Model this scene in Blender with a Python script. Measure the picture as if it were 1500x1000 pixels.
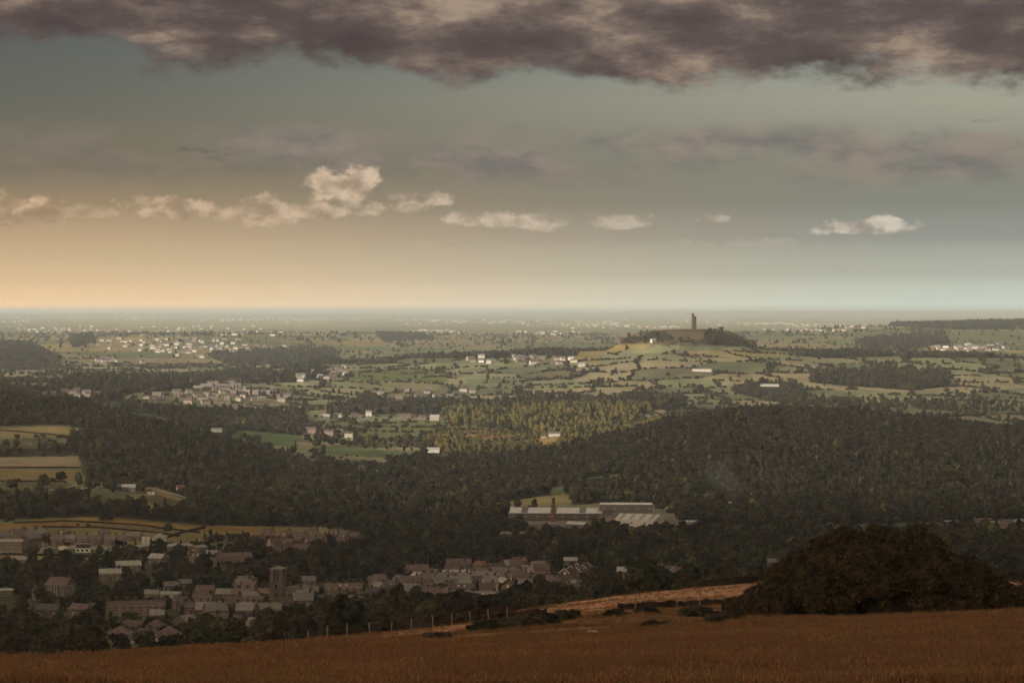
import bpy, bmesh, math, random
import numpy as np
from mathutils import Vector, Matrix, noise as mnoise

for o in list(bpy.data.objects):
    bpy.data.objects.remove(o)
random.seed(7)
RNG = np.random.default_rng(11)
scene = bpy.context.scene
COL = scene.collection
R = math.radians

# ------------------------------------------------------------------ camera
F = 3750.0            # focal length in photo pixels (1500 px wide picture)
HOR = 456.0           # photo row of the level line
cam_d = bpy.data.cameras.new('camera')
cam_d.sensor_width = 36.0
cam_d.lens = 36.0 * F / 1500.0
cam_d.clip_start = 0.5
cam_d.clip_end = 200000.0
cam = bpy.data.objects.new('camera', cam_d)
COL.objects.link(cam)
cam.location = (0, 0, 0)
cam.rotation_euler = (R(90) - math.atan((500 - HOR) / F), 0, 0)
scene.camera = cam

# ------------------------------------------------------------------ light
SUN_EL, SUN_AZ = R(22), R(-125)      # azimuth from the view axis (+Y), negative = to the left
SUN_DIR = Vector((math.sin(SUN_AZ) * math.cos(SUN_EL), math.cos(SUN_AZ) * math.cos(SUN_EL), math.sin(SUN_EL)))
sd = bpy.data.lights.new('sun', 'SUN')
sd.energy = 4.6
sd.color = (1.0, 0.88, 0.71)
sd.angle = R(0.55)
sun = bpy.data.objects.new('sun', sd)
COL.objects.link(sun)
sun.rotation_euler = SUN_DIR.to_track_quat('Z', 'Y').to_euler()
scene.view_settings.view_transform = 'Standard'
scene.view_settings.look = 'None'
scene.view_settings.exposure = 0.6
scene.view_settings.gamma = 1.0
scene.view_settings.use_curve_mapping = False
scene.cycles.use_denoising = True
scene.cycles.max_bounces = 6
scene.cycles.diffuse_bounces = 3
scene.cycles.volume_bounces = 3
scene.cycles.transparent_max_bounces = 12
scene.cycles.volume_step_rate = 4.0


class NT:
    """small helper for node trees"""
    def __init__(self, tree):
        self.t = tree
        self.n = tree.nodes
        self.l = tree.links

    def add(self, kind, **kw):
        nd = self.n.new(kind)
        for k, v in kw.items():
            setattr(nd, k, v)
        return nd

    def val(self, sock, v):
        if isinstance(v, bpy.types.NodeSocket):
            self.l.new(v, sock)
        elif v is not None:
            sock.default_value = v

    def math(self, op, a, b=None, c=None, clamp=False):
        nd = self.add('ShaderNodeMath', operation=op, use_clamp=clamp)
        self.val(nd.inputs[0], a)
        if b is not None:
            self.val(nd.inputs[1], b)
        if c is not None:
            self.val(nd.inputs[2], c)
        return nd.outputs[0]

    def mix(self, fac, a, b, blend='MIX'):
        nd = self.add('ShaderNodeMix', data_type='RGBA', blend_type=blend)
        self.val(nd.inputs[0], fac)
        for s, v in ((nd.inputs[6], a), (nd.inputs[7], b)):
            if isinstance(v, tuple) and len(v) == 3:
                v = (*v, 1)
            self.val(s, v)
        return nd.outputs[2]

    def noise(self, vec, scale, detail=4, rough=0.55, dim='3D', lac=2.0, dist=0.0):
        nd = self.add('ShaderNodeTexNoise', noise_dimensions=dim)
        if vec is not None:
            self.l.new(vec, nd.inputs['Vector'])
        nd.inputs['Scale'].default_value = scale
        nd.inputs['Detail'].default_value = detail
        nd.inputs['Roughness'].default_value = rough
        nd.inputs['Lacunarity'].default_value = lac
        nd.inputs['Distortion'].default_value = dist
        return nd.outputs[0]

    def smooth(self, v, a, b, lo=0.0, hi=1.0):
        nd = self.add('ShaderNodeMapRange', interpolation_type='SMOOTHSTEP')
        self.val(nd.inputs[0], v)
        nd.inputs[1].default_value = a
        nd.inputs[2].default_value = b
        nd.inputs[3].default_value = lo
        nd.inputs[4].default_value = hi
        return nd.outputs[0]

    def ramp(self, v, stops):
        nd = self.add('ShaderNodeValToRGB')
        cr = nd.color_ramp
        while len(cr.elements) < len(stops):
            cr.elements.new(0.5)
        for e, (p, c) in zip(cr.elements, stops):
            e.position = p
            e.color = (*c, 1)
        self.val(nd.inputs[0], v)
        return nd.outputs[0]

    def comb(self, x, y, z):
        nd = self.add('ShaderNodeCombineXYZ')
        for s, v in zip(nd.inputs, (x, y, z)):
            self.val(s, v)
        return nd.outputs[0]


# ------------------------------------------------------------------ world: Nishita sky with evening clouds
world = bpy.data.worlds.new('World')
scene.world = world
world.use_nodes = True
w = NT(world.node_tree)
w.n.clear()
sky = w.add('ShaderNodeTexSky', sky_type='NISHITA')
sky.sun_disc = False
sky.sun_elevation = SUN_EL
sky.sun_rotation = SUN_AZ
sky.altitude = 300
sky.air_density = 1.0
sky.dust_density = 2.5
tc = w.add('ShaderNodeTexCoord')
sep = w.add('ShaderNodeSeparateXYZ')
w.l.new(tc.outputs['Generated'], sep.inputs[0])
dx, dy, dz = sep.outputs[0], sep.outputs[1], w.math('MAXIMUM', sep.outputs[2], 0.003)
w.l.new(w.comb(dx, dy, dz), sky.inputs[0])
AZ = w.math('MULTIPLY', w.math('ARCTAN2', dx, dy), 10.0)        # azimuth, tenths of a radian: +-2 spans the view
EL = w.math('MULTIPLY', w.math('ARCSINE', dz), 10.0)            # elevation, same unit: the view ends at 1.17
# warm glow low on the sunward (left) side, pale and cool to the right
leftness = w.math('MULTIPLY', w.smooth(AZ, 1.9, -2.3), w.smooth(AZ, -14.0, -4.0, 0.25, 1.0))
ele = w.math('DIVIDE', EL, 1.2, clamp=True)
tint_l = w.ramp(ele, [(0.0, (11.5, 7.6, 5.2)), (0.04, (7.4, 5.1, 3.7)), (0.10, (4.6, 3.35, 2.65)), (0.17, (2.95, 2.2, 1.75)), (0.24, (2.15, 1.52, 1.2)), (0.34, (1.2, .83, .64)), (0.46, (.66, .48, .38)), (0.68, (.44, .36, .31)), (1.0, (.34, .28, .25))])
tint_r = w.ramp(ele, [(0.0, (6.0, 6.6, 6.8)), (0.04, (4.2, 4.5, 4.8)), (0.12, (2.15, 2.25, 2.45)), (0.24, (1.04, 1.04, 1.2)), (0.35, (.70, .67, .70)), (0.46, (.66, .60, .56)), (0.68, (.98, .78, .63)), (1.0, (.80, .72, .63))])
tint = w.mix(leftness, tint_r, tint_l)
base = w.mix(1.0, sky.outputs[0], tint, 'MULTIPLY')
SKYNODES = {}
vec = w.comb(w.math('MULTIPLY', AZ, 1.0), w.math('MULTIPLY', EL, 2.5), 0.0)
# far streaks of stratus, 0.4 .. 0.75
st = w.noise(vec, 1.3, 6, 0.6)
band = w.math('MULTIPLY', w.smooth(EL, 0.44, 0.58), w.smooth(EL, 0.76, 0.66))
stm = w.math('MULTIPLY', w.math('MULTIPLY', w.smooth(st, 0.38, 0.56), band), w.smooth(AZ, -1.7, -0.5, 0.35, 1.0))
st2 = w.noise(vec, 4.0, 5, 0.6)
stcol = w.mix(w.smooth(st2, 0.35, 0.65), (1.7, 1.6, 1.5), (3.0, 2.35, 1.95))
base = w.mix(w.math('MULTIPLY', stm, 0.85), base, stcol)
# small cumulus above the horizon: each a squashed puff broken up by noise
CUM = [(-1.93, .355, .22, .085, .95), (-2.02, .30, .30, .05, .7), (-1.66, .335, .14, .04, .5), (-1.30, .345, .22, .07, .8), (-1.02, .325, .18, .075, .8), (-0.92, .35, .10, .06, .8),
       (-0.67, .425, .15, .095, 1.4), (-0.60, .45, .10, .09, 1.4), (-0.70, .345, .20, .05, .9), (-0.42, .37, .14, .05, .8), (-0.30, .385, .09, .04, .8),
       (-0.10, .305, .16, .045, .85), (0.10, .30, .11, .05, .85), (0.42, .30, .15, .045, .6), (0.78, .315, .07, .03, .8),
       (0.99, .30, .06, .026, .8), (1.18, .265, .10, .028, .95), (1.36, .28, .21, .05, 1.1), (1.30, .27, .12, .03, 1.),
       (-2.6, .38, .3, .09, .9), (2.6, .33, .3, .05, .8), (-0.25, .22, .2, .02, .2), (0.9, .22, .3, .03, .2)]
pv = w.comb(AZ, w.math('MULTIPLY', EL, 1.6), 3.3)
pn = w.noise(pv, 9.0, 6, 0.62)
pn2 = w.noise(pv, 3.5, 3, 0.5)
tot = None
for (ca, ce, ra, re, br) in [(a_, e_ + .043, b_, r_, q_) for (a_, e_, b_, r_, q_) in CUM]:
    u = w.math('DIVIDE', w.math('SUBTRACT', AZ, ca), ra)
    v0 = w.math('DIVIDE', w.math('SUBTRACT', EL, ce), re)
    v = w.math('MAXIMUM', v0, w.math('MULTIPLY', v0, -1.8))       # flat base, rounded top
    d = w.math('ADD', w.math('MULTIPLY', u, u), w.math('MULTIPLY', v, v))
    d = w.math('SUBTRACT', w.math('ADD', d, 0.0), w.math('MULTIPLY', w.math('SUBTRACT', pn, 0.5), 4.6))
    m = w.math('MULTIPLY', w.smooth(d, 1.1, 0.15), min(br, 1.0))
    tot = m if tot is None else w.math('MAXIMUM', tot, m)
cumc = w.mix(leftness, (6.2, 5.6, 4.6), (6.6, 4.6, 2.9))
shade = w.math('MULTIPLY_ADD', w.smooth(w.noise(w.comb(AZ, w.math('MULTIPLY', EL, 1.6), 7.7), 6.0, 5, 0.6), 0.36, 0.62), 0.55, 0.5)
cumc = w.mix(1.0, cumc, w.comb(shade, shade, shade), 'MULTIPLY')
base = w.mix(w.math('MULTIPLY', tot, 0.9), base, cumc)
# the dark deck of cloud: a ragged lower edge at about 1.0 at the left sinking to 0.82 at the right, closed overhead
edge = w.math('ADD', 0.90, w.math('MULTIPLY', AZ, -0.05))
vecd = w.comb(AZ, w.math('MULTIPLY', EL, 1.9), 1.7)
dn = w.noise(vecd, 1.1, 8, 0.60, dist=0.2)
dnb = w.noise(vecd, 3.4, 7, 0.62)
over = w.math('ADD', w.math('SUBTRACT', EL, edge), w.math('ADD', w.math('MULTIPLY', w.math('SUBTRACT', dn, 0.5), 0.62),
                                                         w.math('MULTIPLY', w.math('SUBTRACT', dnb, 0.5), 0.32)))
dm = w.smooth(over, -0.03, 0.10)
dl = w.noise(w.comb(AZ, w.math('MULTIPLY', EL, 2.6), 9.1), 2.1, 8, 0.6)
dcol = w.ramp(dl, [(0.34, (0.72, 0.52, 0.50)), (0.49, (1.05, 0.78, 0.72)), (0.57, (1.7, 1.25, 1.05)), (0.68, (3.6, 2.7, 2.0))])
base = w.mix(w.math('MULTIPLY', dm, 0.96), base, dcol)
# scraps of dark cloud below the deck
sc_n = w.noise(w.comb(AZ, w.math('MULTIPLY', EL, 3.0), 5.2), 3.6, 6, 0.62)
scb = w.math('MULTIPLY', w.smooth(EL, 0.5, 0.62), w.smooth(EL, 0.85, 0.7))
base = w.mix(w.math('MULTIPLY', w.math('MULTIPLY', w.smooth(sc_n, 0.62, 0.74), scb), 0.7), base, (1.3, 1.05, 0.95))
bg = w.add('ShaderNodeBackground')
bg.inputs[1].default_value = 0.067
w.l.new(base, bg.inputs[0])
wo = w.add('ShaderNodeOutputWorld')
w.l.new(bg.outputs[0], wo.inputs[0])

# ------------------------------------------------------------------ helpers
def tag(o, label=None, cat=None, group=None, kind=None):
    if label:
        o['label'] = label
    if cat:
        o['category'] = cat
    if group:
        o['group'] = group
    if kind:
        o['kind'] = kind
    return o

def mesh_obj(name, me, parent=None, mat=None, loc=None):
    o = bpy.data.objects.new(name, me)
    COL.objects.link(o)
    if mat and not me.materials:
        me.materials.append(mat)
    if parent:
        o.parent = parent
    if loc is not None:
        o.location = loc
    return o

def empty(name, loc, rz=0.0):
    o = bpy.data.objects.new(name, None)
    COL.objects.link(o)
    o.location = loc
    o.rotation_euler = (0, 0, rz)
    o.empty_display_size = 0.5
    return o

def pydata(name, v, f, mat=None, smooth=False):
    me = bpy.data.meshes.new(name)
    me.from_pydata([tuple(p) for p in v], [], [tuple(q) for q in f])
    if mat:
        me.materials.append(mat)
    if smooth:
        me.polygons.foreach_set('use_smooth', [True] * len(me.polygons))
    me.update()
    return me

def np_mesh(name, V, Q, mat=None, smooth=False):
    """quads (or tris) from numpy arrays"""
    me = bpy.data.meshes.new(name)
    V = np.asarray(V, dtype=np.float32)
    Q = np.asarray(Q, dtype=np.int32)
    me.vertices.add(len(V))
    me.vertices.foreach_set('co', V.ravel())
    n, k = Q.shape
    me.loops.add(n * k)
    me.loops.foreach_set('vertex_index', Q.ravel())
    me.polygons.add(n)
    me.polygons.foreach_set('loop_start', np.arange(0, n * k, k, dtype=np.int32))
    if smooth:
        me.polygons.foreach_set('use_smooth', np.ones(n, dtype=bool))
    me.update(calc_edges=True)
    if mat:
        me.materials.append(mat)
    return me

def box_data(x0, x1, y0, y1, z0, z1):
    v = [(x0, y0, z0), (x1, y0, z0), (x1, y1, z0), (x0, y1, z0), (x0, y0, z1), (x1, y0, z1), (x1, y1, z1), (x0, y1, z1)]
    f = [(0, 3, 2, 1), (4, 5, 6, 7), (0, 1, 5, 4), (1, 2, 6, 5), (2, 3, 7, 6), (3, 0, 4, 7)]
    return v, f

class MB:
    def __init__(self):
        self.v, self.f = [], []

    def add(self, v, f):
        b = len(self.v)
        self.v += list(v)
        self.f += [tuple(i + b for i in q) for q in f]
        return self

    def box(self, *a):
        return self.add(*box_data(*a))

    def cyl(self, r0, r1, z0, z1, n=10, cx=0.0, cy=0.0):
        v, f = [], []
        for i in range(n):
            a = 2 * math.pi * i / n
            v.append((cx + r0 * math.cos(a), cy + r0 * math.sin(a), z0))
        for i in range(n):
            a = 2 * math.pi * i / n
            v.append((cx + r1 * math.cos(a), cy + r1 * math.sin(a), z1))
        f = [(i, (i + 1) % n, n + (i + 1) % n, n + i) for i in range(n)] + [tuple(range(n, 2 * n)), tuple(reversed(range(n)))]
        return self.add(v, f)

    def mesh(self, name, mat=None, smooth=False):
        return pydata(name, self.v, self.f, mat, smooth)

def principled(name, color, rough=0.8, spec=0.3, var=0.0, scale=1.0, objvar=0.0, metallic=0.0, var2=None, bump=0.0, coord='Object'):
    """plain procedural material: base colour broken by noise and by a random value for each object"""
    m = bpy.data.materials.new(name)
    m.use_nodes = True
    t = NT(m.node_tree)
    b = t.n['Principled BSDF']
    b.inputs['Roughness'].default_value = rough
    b.inputs['Specular IOR Level'].default_value = spec
    b.inputs['Metallic'].default_value = metallic
    col = t.comb(*color)
    tcn = t.add('ShaderNodeTexCoord').outputs[coord] if coord != 'Pos' else t.add('ShaderNodeNewGeometry').outputs['Position']
    if var:
        nz = t.noise(tcn, scale, 5, 0.6)
        k = t.smooth(nz, 0.3, 0.7, 1 - var, 1 + var)
        col = t.mix(1.0, col, t.comb(k, k, k), 'MULTIPLY')
        if var2:
            nz2 = t.noise(tcn, scale * 0.27, 3, 0.5)
            col = t.mix(t.smooth(nz2, 0.42, 0.66, 0.0, 0.8), col, var2)
    if objvar:
        oi = t.add('ShaderNodeObjectInfo')
        k = t.math('ADD', t.math('MULTIPLY', oi.outputs['Random'], 2 * objvar), 1 - objvar)
        col = t.mix(1.0, col, t.comb(k, k, k), 'MULTIPLY')
    t.l.new(col, b.inputs['Base Color'])
    if bump:
        bn = t.add('ShaderNodeBump')
        bn.inputs['Strength'].default_value = bump
        t.l.new(t.noise(tcn, scale * 2.5, 5, 0.6), bn.inputs['Height'])
        t.l.new(bn.outputs[0], b.inputs['Normal'])
    return m

def foliage(name, cols, scale=0.35, trans=0.25):
    """leaf material: hue runs between several greens by tree, broken by clump noise"""
    m = bpy.data.materials.new(name)
    m.use_nodes = True
    t = NT(m.node_tree)
    b = t.n['Principled BSDF']
    b.inputs['Roughness'].default_value = 0.7
    b.inputs['Specular IOR Level'].default_value = 0.15
    oi = t.add('ShaderNodeObjectInfo')
    n = len(cols)
    c1 = t.ramp(oi.outputs['Random'], [(i / (n - 1), c) for i, c in enumerate(cols)])
    tcn = t.add('ShaderNodeTexCoord').outputs['Object']
    nz = t.noise(tcn, scale, 4, 0.65)
    k = t.smooth(nz, 0.34, 0.66, 0.38, 1.75)
    c2 = t.mix(1.0, c1, t.comb(k, k, k), 'MULTIPLY')
    t.l.new(c2, b.inputs['Base Color'])
    tr = t.add('ShaderNodeBsdfTranslucent')
    t.l.new(c2, tr.inputs[0])
    mx = t.add('ShaderNodeMixShader')
    mx.inputs[0].default_value = trans
    t.l.new(b.outputs[0], mx.inputs[1])
    t.l.new(tr.outputs[0], mx.inputs[2])
    t.l.new(mx.outputs[0], t.n['Material Output'].inputs[0])
    return m

# ------------------------------------------------------------------ terrain
def pchip(x, y, xi):
    """monotone cubic through (x, y), columns of y interpolated together"""
    x = np.asarray(x, float)
    y = np.asarray(y, float)
    h = np.diff(x)
    dlt = np.diff(y, axis=0) / (h[:, None] if y.ndim == 2 else h)
    d = np.zeros_like(y)
    w1 = (2 * h[1:] + h[:-1])
    w2 = (h[1:] + 2 * h[:-1])
    if y.ndim == 2:
        w1, w2 = w1[:, None], w2[:, None]
    a, b = dlt[:-1], dlt[1:]
    ok = (a * b) > 0
    with np.errstate(divide='ignore', invalid='ignore'):
        hm = (w1 + w2) / (w1 / a + w2 / b)
    d[1:-1] = np.where(ok, hm, 0)
    d[0], d[-1] = dlt[0], dlt[-1]
    i = np.clip(np.searchsorted(x, xi) - 1, 0, len(x) - 2)
    t = (xi - x[i]) / h[i]
    hh = h[i]
    if y.ndim == 2:
        t, hh = t[:, None], hh[:, None]
    return ((2 * t**3 - 3 * t**2 + 1) * y[i] + (t**3 - 2 * t**2 + t) * hh * d[i] + (-2 * t**3 + 3 * t**2) * y[i + 1] + (t**3 - t**2) * hh * d[i + 1])

# bearings (as photo columns) and, for each distance, how far below the level line the ground lies (as photo rows)
BEAR = [-3200, -400, 0, 150, 300, 450, 600, 750, 900, 1000, 1100, 1250, 1400, 1500, 1900, 4700]
def near(Y):
    return [HOR + F * (2.0 / Y + 0.1127)] * 16
SURVEY = {
    3: near(3), 5: near(5), 8: near(8), 13: near(13), 22: near(22), 38: near(38),
    60: [1016, 1014, 1012, 1011, 1010, 1009, 1008, 1007, 1006, 1005, 1004, 1003, 1002, 1002, 996, 990],
    130: [996, 992, 980, 973, 964, 957, 951, 945, 938, 934, 930, 926, 922, 919, 912, 905],
    200: [1004, 1000, 990, 980, 966, 952, 941, 929, 921, 917, 914, 909, 906, 904, 895, 890],
    320: [1010, 1008, 1000, 988, 966, 942, 928, 908, 894, 889, 885, 882, 880, 880, 870, 860],
    400: [1010, 1005, 1000, 988, 968, 938, 917, 896, 874, 864, 855, 851, 852, 855, 850, 840],
    550: [1000, 998, 990, 985, 972, 950, 936, 921, 906, 897, 892, 890, 890, 890, 890, 880],
    850: [960, 960, 953, 947, 938, 930, 917, 903, 892, 882, 877, 873, 870, 868, 866, 860],
    1150: [905, 907, 905, 901, 894, 891, 890, 885, 875, 868, 862, 858, 856, 855, 852, 850],
    1500: [845, 845, 842, 842, 842, 842, 842, 838, 832, 826, 822, 815, 812, 810, 808, 805],
    1750: [805, 806, 806, 804, 802, 804, 808, 806, 803, 800, 798, 792, 788, 785, 780, 778],
    2000: [770, 772, 774, 772, 772, 779, 784, 780, 777, 776, 775, 773, 770, 768, 760, 755],
    2300: [700, 708, 715, 719, 738, 754, 757, 752, 749, 750, 752, 746, 743, 743, 735, 720],
    2600: [660, 670, 680, 685, 702, 728, 733, 728, 721, 716, 713, 709, 709, 711, 705, 690],
    2900: [620, 630, 640, 641, 668, 703, 710, 704, 690, 679, 671, 669, 671, 674, 670, 660],
    3200: [580, 585, 590, 612, 642, 685, 690, 685, 664, 646, 640, 642, 649, 654, 652, 645],
    3500: [580, 584, 588, 614, 652, 668, 668, 660, 636, 612, 607, 612, 625, 633, 636, 632],
    3700: [582, 586, 590, 618, 648, 650, 650, 646, 634, 614, 609, 617, 632, 640, 642, 636],
    4000: [584, 587, 589, 606, 624, 630, 630, 624, 620, 634, 636, 640, 650, 656, 656, 646],
    4300: [565, 568, 570, 580, 596, 604, 606, 600, 598, 600, 602, 606, 612, 615, 615, 610],
    4600: [555, 558, 562, 558, 564, 584, 588, 588, 586, 585, 588, 590, 592, 595, 595, 590],
    5000: [558, 560, 563, 562, 560, 556, 558, 560, 554, 549, 551, 560, 565, 568, 568, 565],
    5300: [550, 552, 555, 557, 552, 540, 541, 537, 526, 519, 522, 536, 541, 545, 545, 540],
    5600: [545, 546, 548, 550, 546, 532, 526, 519, 511, 510, 512, 518, 521, 525, 525, 520],
    6000: [538, 539, 540, 541, 540, 534, 531, 523, 516, 517, 516, 521, 525, 529, 528, 520],
    7000: [512, 514, 515, 518, 521, 522, 522, 519, 516, 516, 513, 513, 511, 513, 512, 505],
    8500: [498, 499, 500, 494, 491, 497, 502, 502, 502, 500, 497, 489, 484, 483, 480, 480],
    10000: [492, 493, 494, 490, 490, 490, 493, 494, 494, 493, 490, 479, 475, 473, 472, 472],
    12000: [485, 485, 486, 486, 486, 486, 487, 487, 487, 487, 486, 484, 482, 481, 480, 480],
    15000: [478, 478, 479, 479, 480, 480, 480, 480, 480, 480, 480, 480, 479, 479, 478, 478],
    20000: [471, 471, 472, 472, 473, 473, 473, 473, 474, 474, 474, 474, 474, 474, 473, 472],
    30000: [464, 464, 465, 465, 466, 466, 466, 466, 467, 467, 467, 467, 467, 467, 467, 466],
    42000: [460, 460, 460, 460, 461, 461, 461, 462, 462, 462, 462, 463, 463, 463, 462, 462],
    55000: [459, 459, 459, 459, 459, 459.5, 459.5, 458.5, 457, 456, 455.3, 455.6, 456, 456.5, 456, 456],
    80000: [457, 457, 457, 457, 457, 457, 457, 457, 457, 457, 457, 457, 457, 457, 457, 457],
}
YS = np.array(sorted(SURVEY), float)
TAB = np.array([SURVEY[int(y)] for y in YS], float)
NLY, LY0, LY1 = 1400, math.log(3.0), math.log(80000.0)
lyg = np.linspace(LY0, LY1, NLY)
BX = np.arange(-3200, 4701, 10.0)
_fine = pchip(np.log(YS), TAB, lyg)
PYT = pchip(np.array(BEAR, float), _fine.T.copy(), BX).T.copy()         # rows: distance, columns: bearing

def vnoise(x, y, seed=0):
    """cheap smooth value noise on arrays"""
    xi, yi = np.floor(x), np.floor(y)
    fx, fy = x - xi, y - yi
    fx, fy = fx * fx * (3 - 2 * fx), fy * fy * (3 - 2 * fy)
    def h(a, b):
        s = np.sin(a * 127.1 + b * 311.7 + seed * 74.7) * 43758.5453
        return s - np.floor(s)
    return (h(xi, yi) * (1 - fx) + h(xi + 1, yi) * fx) * (1 - fy) + (h(xi, yi + 1) * (1 - fx) + h(xi + 1, yi + 1) * fx) * fy

def ground(x, Y):
    """height of the land, arrays or scalars"""
    x = np.asarray(x, float)
    Y = np.maximum(np.asarray(Y, float), 3.01)
    px = np.clip(750 + F * x / Y, -3199, 4699)
    a = np.clip((np.log(Y) - LY0) / (LY1 - LY0) * (NLY - 1), 0, NLY - 1.001)
    b = np.clip((px + 3200) / 10.0, 0, len(BX) - 1.001)
    i, j = a.astype(int), b.astype(int)
    fa, fb = a - i, b - j
    py = (PYT[i, j] * (1 - fa) + PYT[i + 1, j] * fa) * (1 - fb) + (PYT[i, j + 1] * (1 - fa) + PYT[i + 1, j + 1] * fa) * fb
    z = -(py - HOR) / F * Y
    # castle hill: a flat-topped knoll
    ux = (x - 375) / 165.0
    uy = (Y - 5560) / 230.0
    r = np.sqrt(np.abs(ux)**2.6 + uy**2 + 1e-9)
    s = np.clip((1.12 - r) / 0.72, 0, 1)
    z = z + 40.0 * s * s * (3 - 2 * s) + np.where((s > 0.02) & (s < .98), 1.0, 0.0) * 9.0 * (vnoise(x / 26, Y / 60, 51) - .5) * np.sin(np.pi * s)
    # rolling unevenness
    amp = np.clip((Y - 500) / 2500, 0, 1) * np.clip(1.4 - Y / 14000, 0.25, 1)
    z = z + amp * (8.0 * (vnoise(x / 210, Y / 330, 1) - .5) + 4.0 * (vnoise(x / 70, Y / 110, 2) - .5))
    small = np.clip((Y - 40) / 100, 0, 1) * np.clip(1.6 - Y / 600, 0, 1)
    z = z + small * (0.8 * (vnoise(x / 11, Y / 16, 3) - .5) + .3 * (vnoise(x / 3.1, Y / 4.2, 4) - .5))
    return z

def screen(x, Y, z):
    return 750 + F * x / Y, HOR - F * z / Y

_RY = np.exp(np.linspace(math.log(55), math.log(70000), 3500))
_hit = {}
def hit(px, py, ymin=0.0):
    """where the line of sight through a photo point meets the land"""
    Y = _RY[_RY > ymin]
    x = (px - 750) / F * Y
    g = ground(x, Y)
    ray = -(py - HOR) / F * Y
    k = np.nonzero(ray <= g)[0]
    i = k[0] if len(k) else len(Y) - 1
    return float(x[i]), float(Y[i]), float(g[i])

def at(px, Y):
    x = (px - 750) / F * Y
    return x, Y, float(ground(x, Y))

def inpoly(px, py, poly):
    px, py = np.asarray(px, float), np.asarray(py, float)
    inside = np.zeros(px.shape, bool)
    n = len(poly)
    for i in range(n):
        x0, y0 = poly[i]
        x1, y1 = poly[(i + 1) % n]
        c = ((y0 > py) != (y1 > py)) & (px < (x1 - x0) * (py - y0) / ((y1 - y0) if y1 != y0 else 1e-9) + x0)
        inside ^= c
    return inside

# land use, outlined on the ground by bearing and dip
GREEN, LUSH, OLIVE, STRAW, OCHRE, TAN, ROUGH, YARD = ((.115, .135, .05), (.10, .145, .055), (.105, .10, .042), (.25, .205, .09), (.27, .185, .06),
                                                      (.24, .19, .115), (.19, .14, .055), (.30, .28, .25))
FIELDS = [
    ([(-300, 622), (0, 627), (80, 624), (162, 633), (112, 641), (60, 638), (0, 642), (-300, 640)], STRAW, 2400, 3300),
    ([(-300, 643), (0, 643), (75, 641), (98, 647), (60, 656), (0, 657)], OLIVE, 2400, 3300),
    ([(-300, 668), (0, 670), (115, 668), (118, 684), (0, 684), (-300, 684)], TAN, 2000, 3000),
    ([(-300, 687), (0, 687), (116, 688), (121, 704), (0, 706), (-300, 708)], ROUGH, 2000, 3000),
    ([(-300, 709), (0, 707), (90, 706), (120, 712), (116, 728), (0, 730), (-300, 730)], OLIVE, 2000, 3000),
    ([(128, 727), (184, 726), (216, 750), (140, 744)], OLIVE, 2000, 2700),
    ([(186, 725), (240, 721), (298, 742), (222, 748)], STRAW, 2000, 2700),
    ([(205, 728), (232, 724), (268, 736), (232, 742)], OLIVE, 2000, 2700),
    ([(-300, 765), (0, 768), (45, 761), (150, 758), (290, 770), (380, 771), (525, 780), (530, 794), (400, 788), (300, 780), (160, 768), (60, 772), (0, 777)], OCHRE, 1700, 2300),
    ([(-300, 778), (0, 778), (60, 773), (160, 770), (300, 783), (290, 797), (60, 797), (-300, 797)], STRAW, 1600, 2300),
    ([(-300, 798), (0, 798), (250, 801), (250, 812), (165, 814), (-300, 811)], YARD, 1500, 2200),
    ([(70, 803), (240, 806), (230, 812), (165, 814), (60, 812)], OLIVE, 1500, 2200),
    ([(-300, 812), (0, 812), (164, 815), (158, 832), (0, 824), (-300, 824)], STRAW, 1400, 2100),
    ([(350, 630), (440, 638), (432, 656), (372, 648)], LUSH, 3000, 4600),
    ([(515, 618), (640, 614), (655, 622), (612, 642), (560, 648), (515, 640)], GREEN, 3000, 4600),
    ([(612, 642), (655, 630), (740, 632), (800, 640), (840, 640), (800, 660), (700, 654), (640, 650)], (.26, .175, .08), 3000, 4400),
    ([(455, 654), (520, 656), (620, 662), (605, 673), (470, 665)], LUSH, 2700, 4000),
    ([(476, 672), (540, 674), (592, 682), (560, 688), (500, 684)], LUSH, 2700, 4000),
    ([(625, 747), (700, 741), (828, 721), (838, 734), (765, 744), (700, 750)], STRAW, 2000, 2800),
    ([(850, 712), (862, 699), (916, 693), (918, 706), (870, 716)], GREEN, 2200, 3000),
    ([(800, 716), (850, 706), (848, 716), (806, 726)], GREEN, 2200, 3000),
    ([(440, 721), (484, 734), (482, 746), (446, 731)], OLIVE, 2100, 3000),
    ([(424, 747), (462, 755), (455, 760), (425, 754)], STRAW, 2000, 2600),
    ([(360, 770), (460, 772), (527, 781), (530, 792), (470, 790), (380, 780)], STRAW, 1700, 2300),
    ([(732, 757), (750, 748), (990, 752), (1000, 776), (760, 778)], (.21, .19, .16), 1900, 2500),
    ([(1415, 764), (1520, 760), (1560, 780), (1420, 780)], YARD, 1800, 2500),
    ([(500, 542), (600, 540), (668, 546), (652, 560), (500, 556)], GREEN, 4300, 5400),
    ([(505, 558), (645, 560), (640, 572), (580, 580), (540, 572)], (.20, .185, .105), 4300, 5400),
    ([(840, 512), (905, 503), (960, 505), (900, 516), (850, 520)], (.25, .19, .075), 5000, 6000),
    ([(812, 522), (880, 520), (882, 530), (815, 530)], (.25, .19, .075), 5000, 6000),
    ([(1000, 515), (1100, 512), (1160, 520), (1050, 525), (990, 522)], STRAW, 5000, 6000),
]
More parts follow.
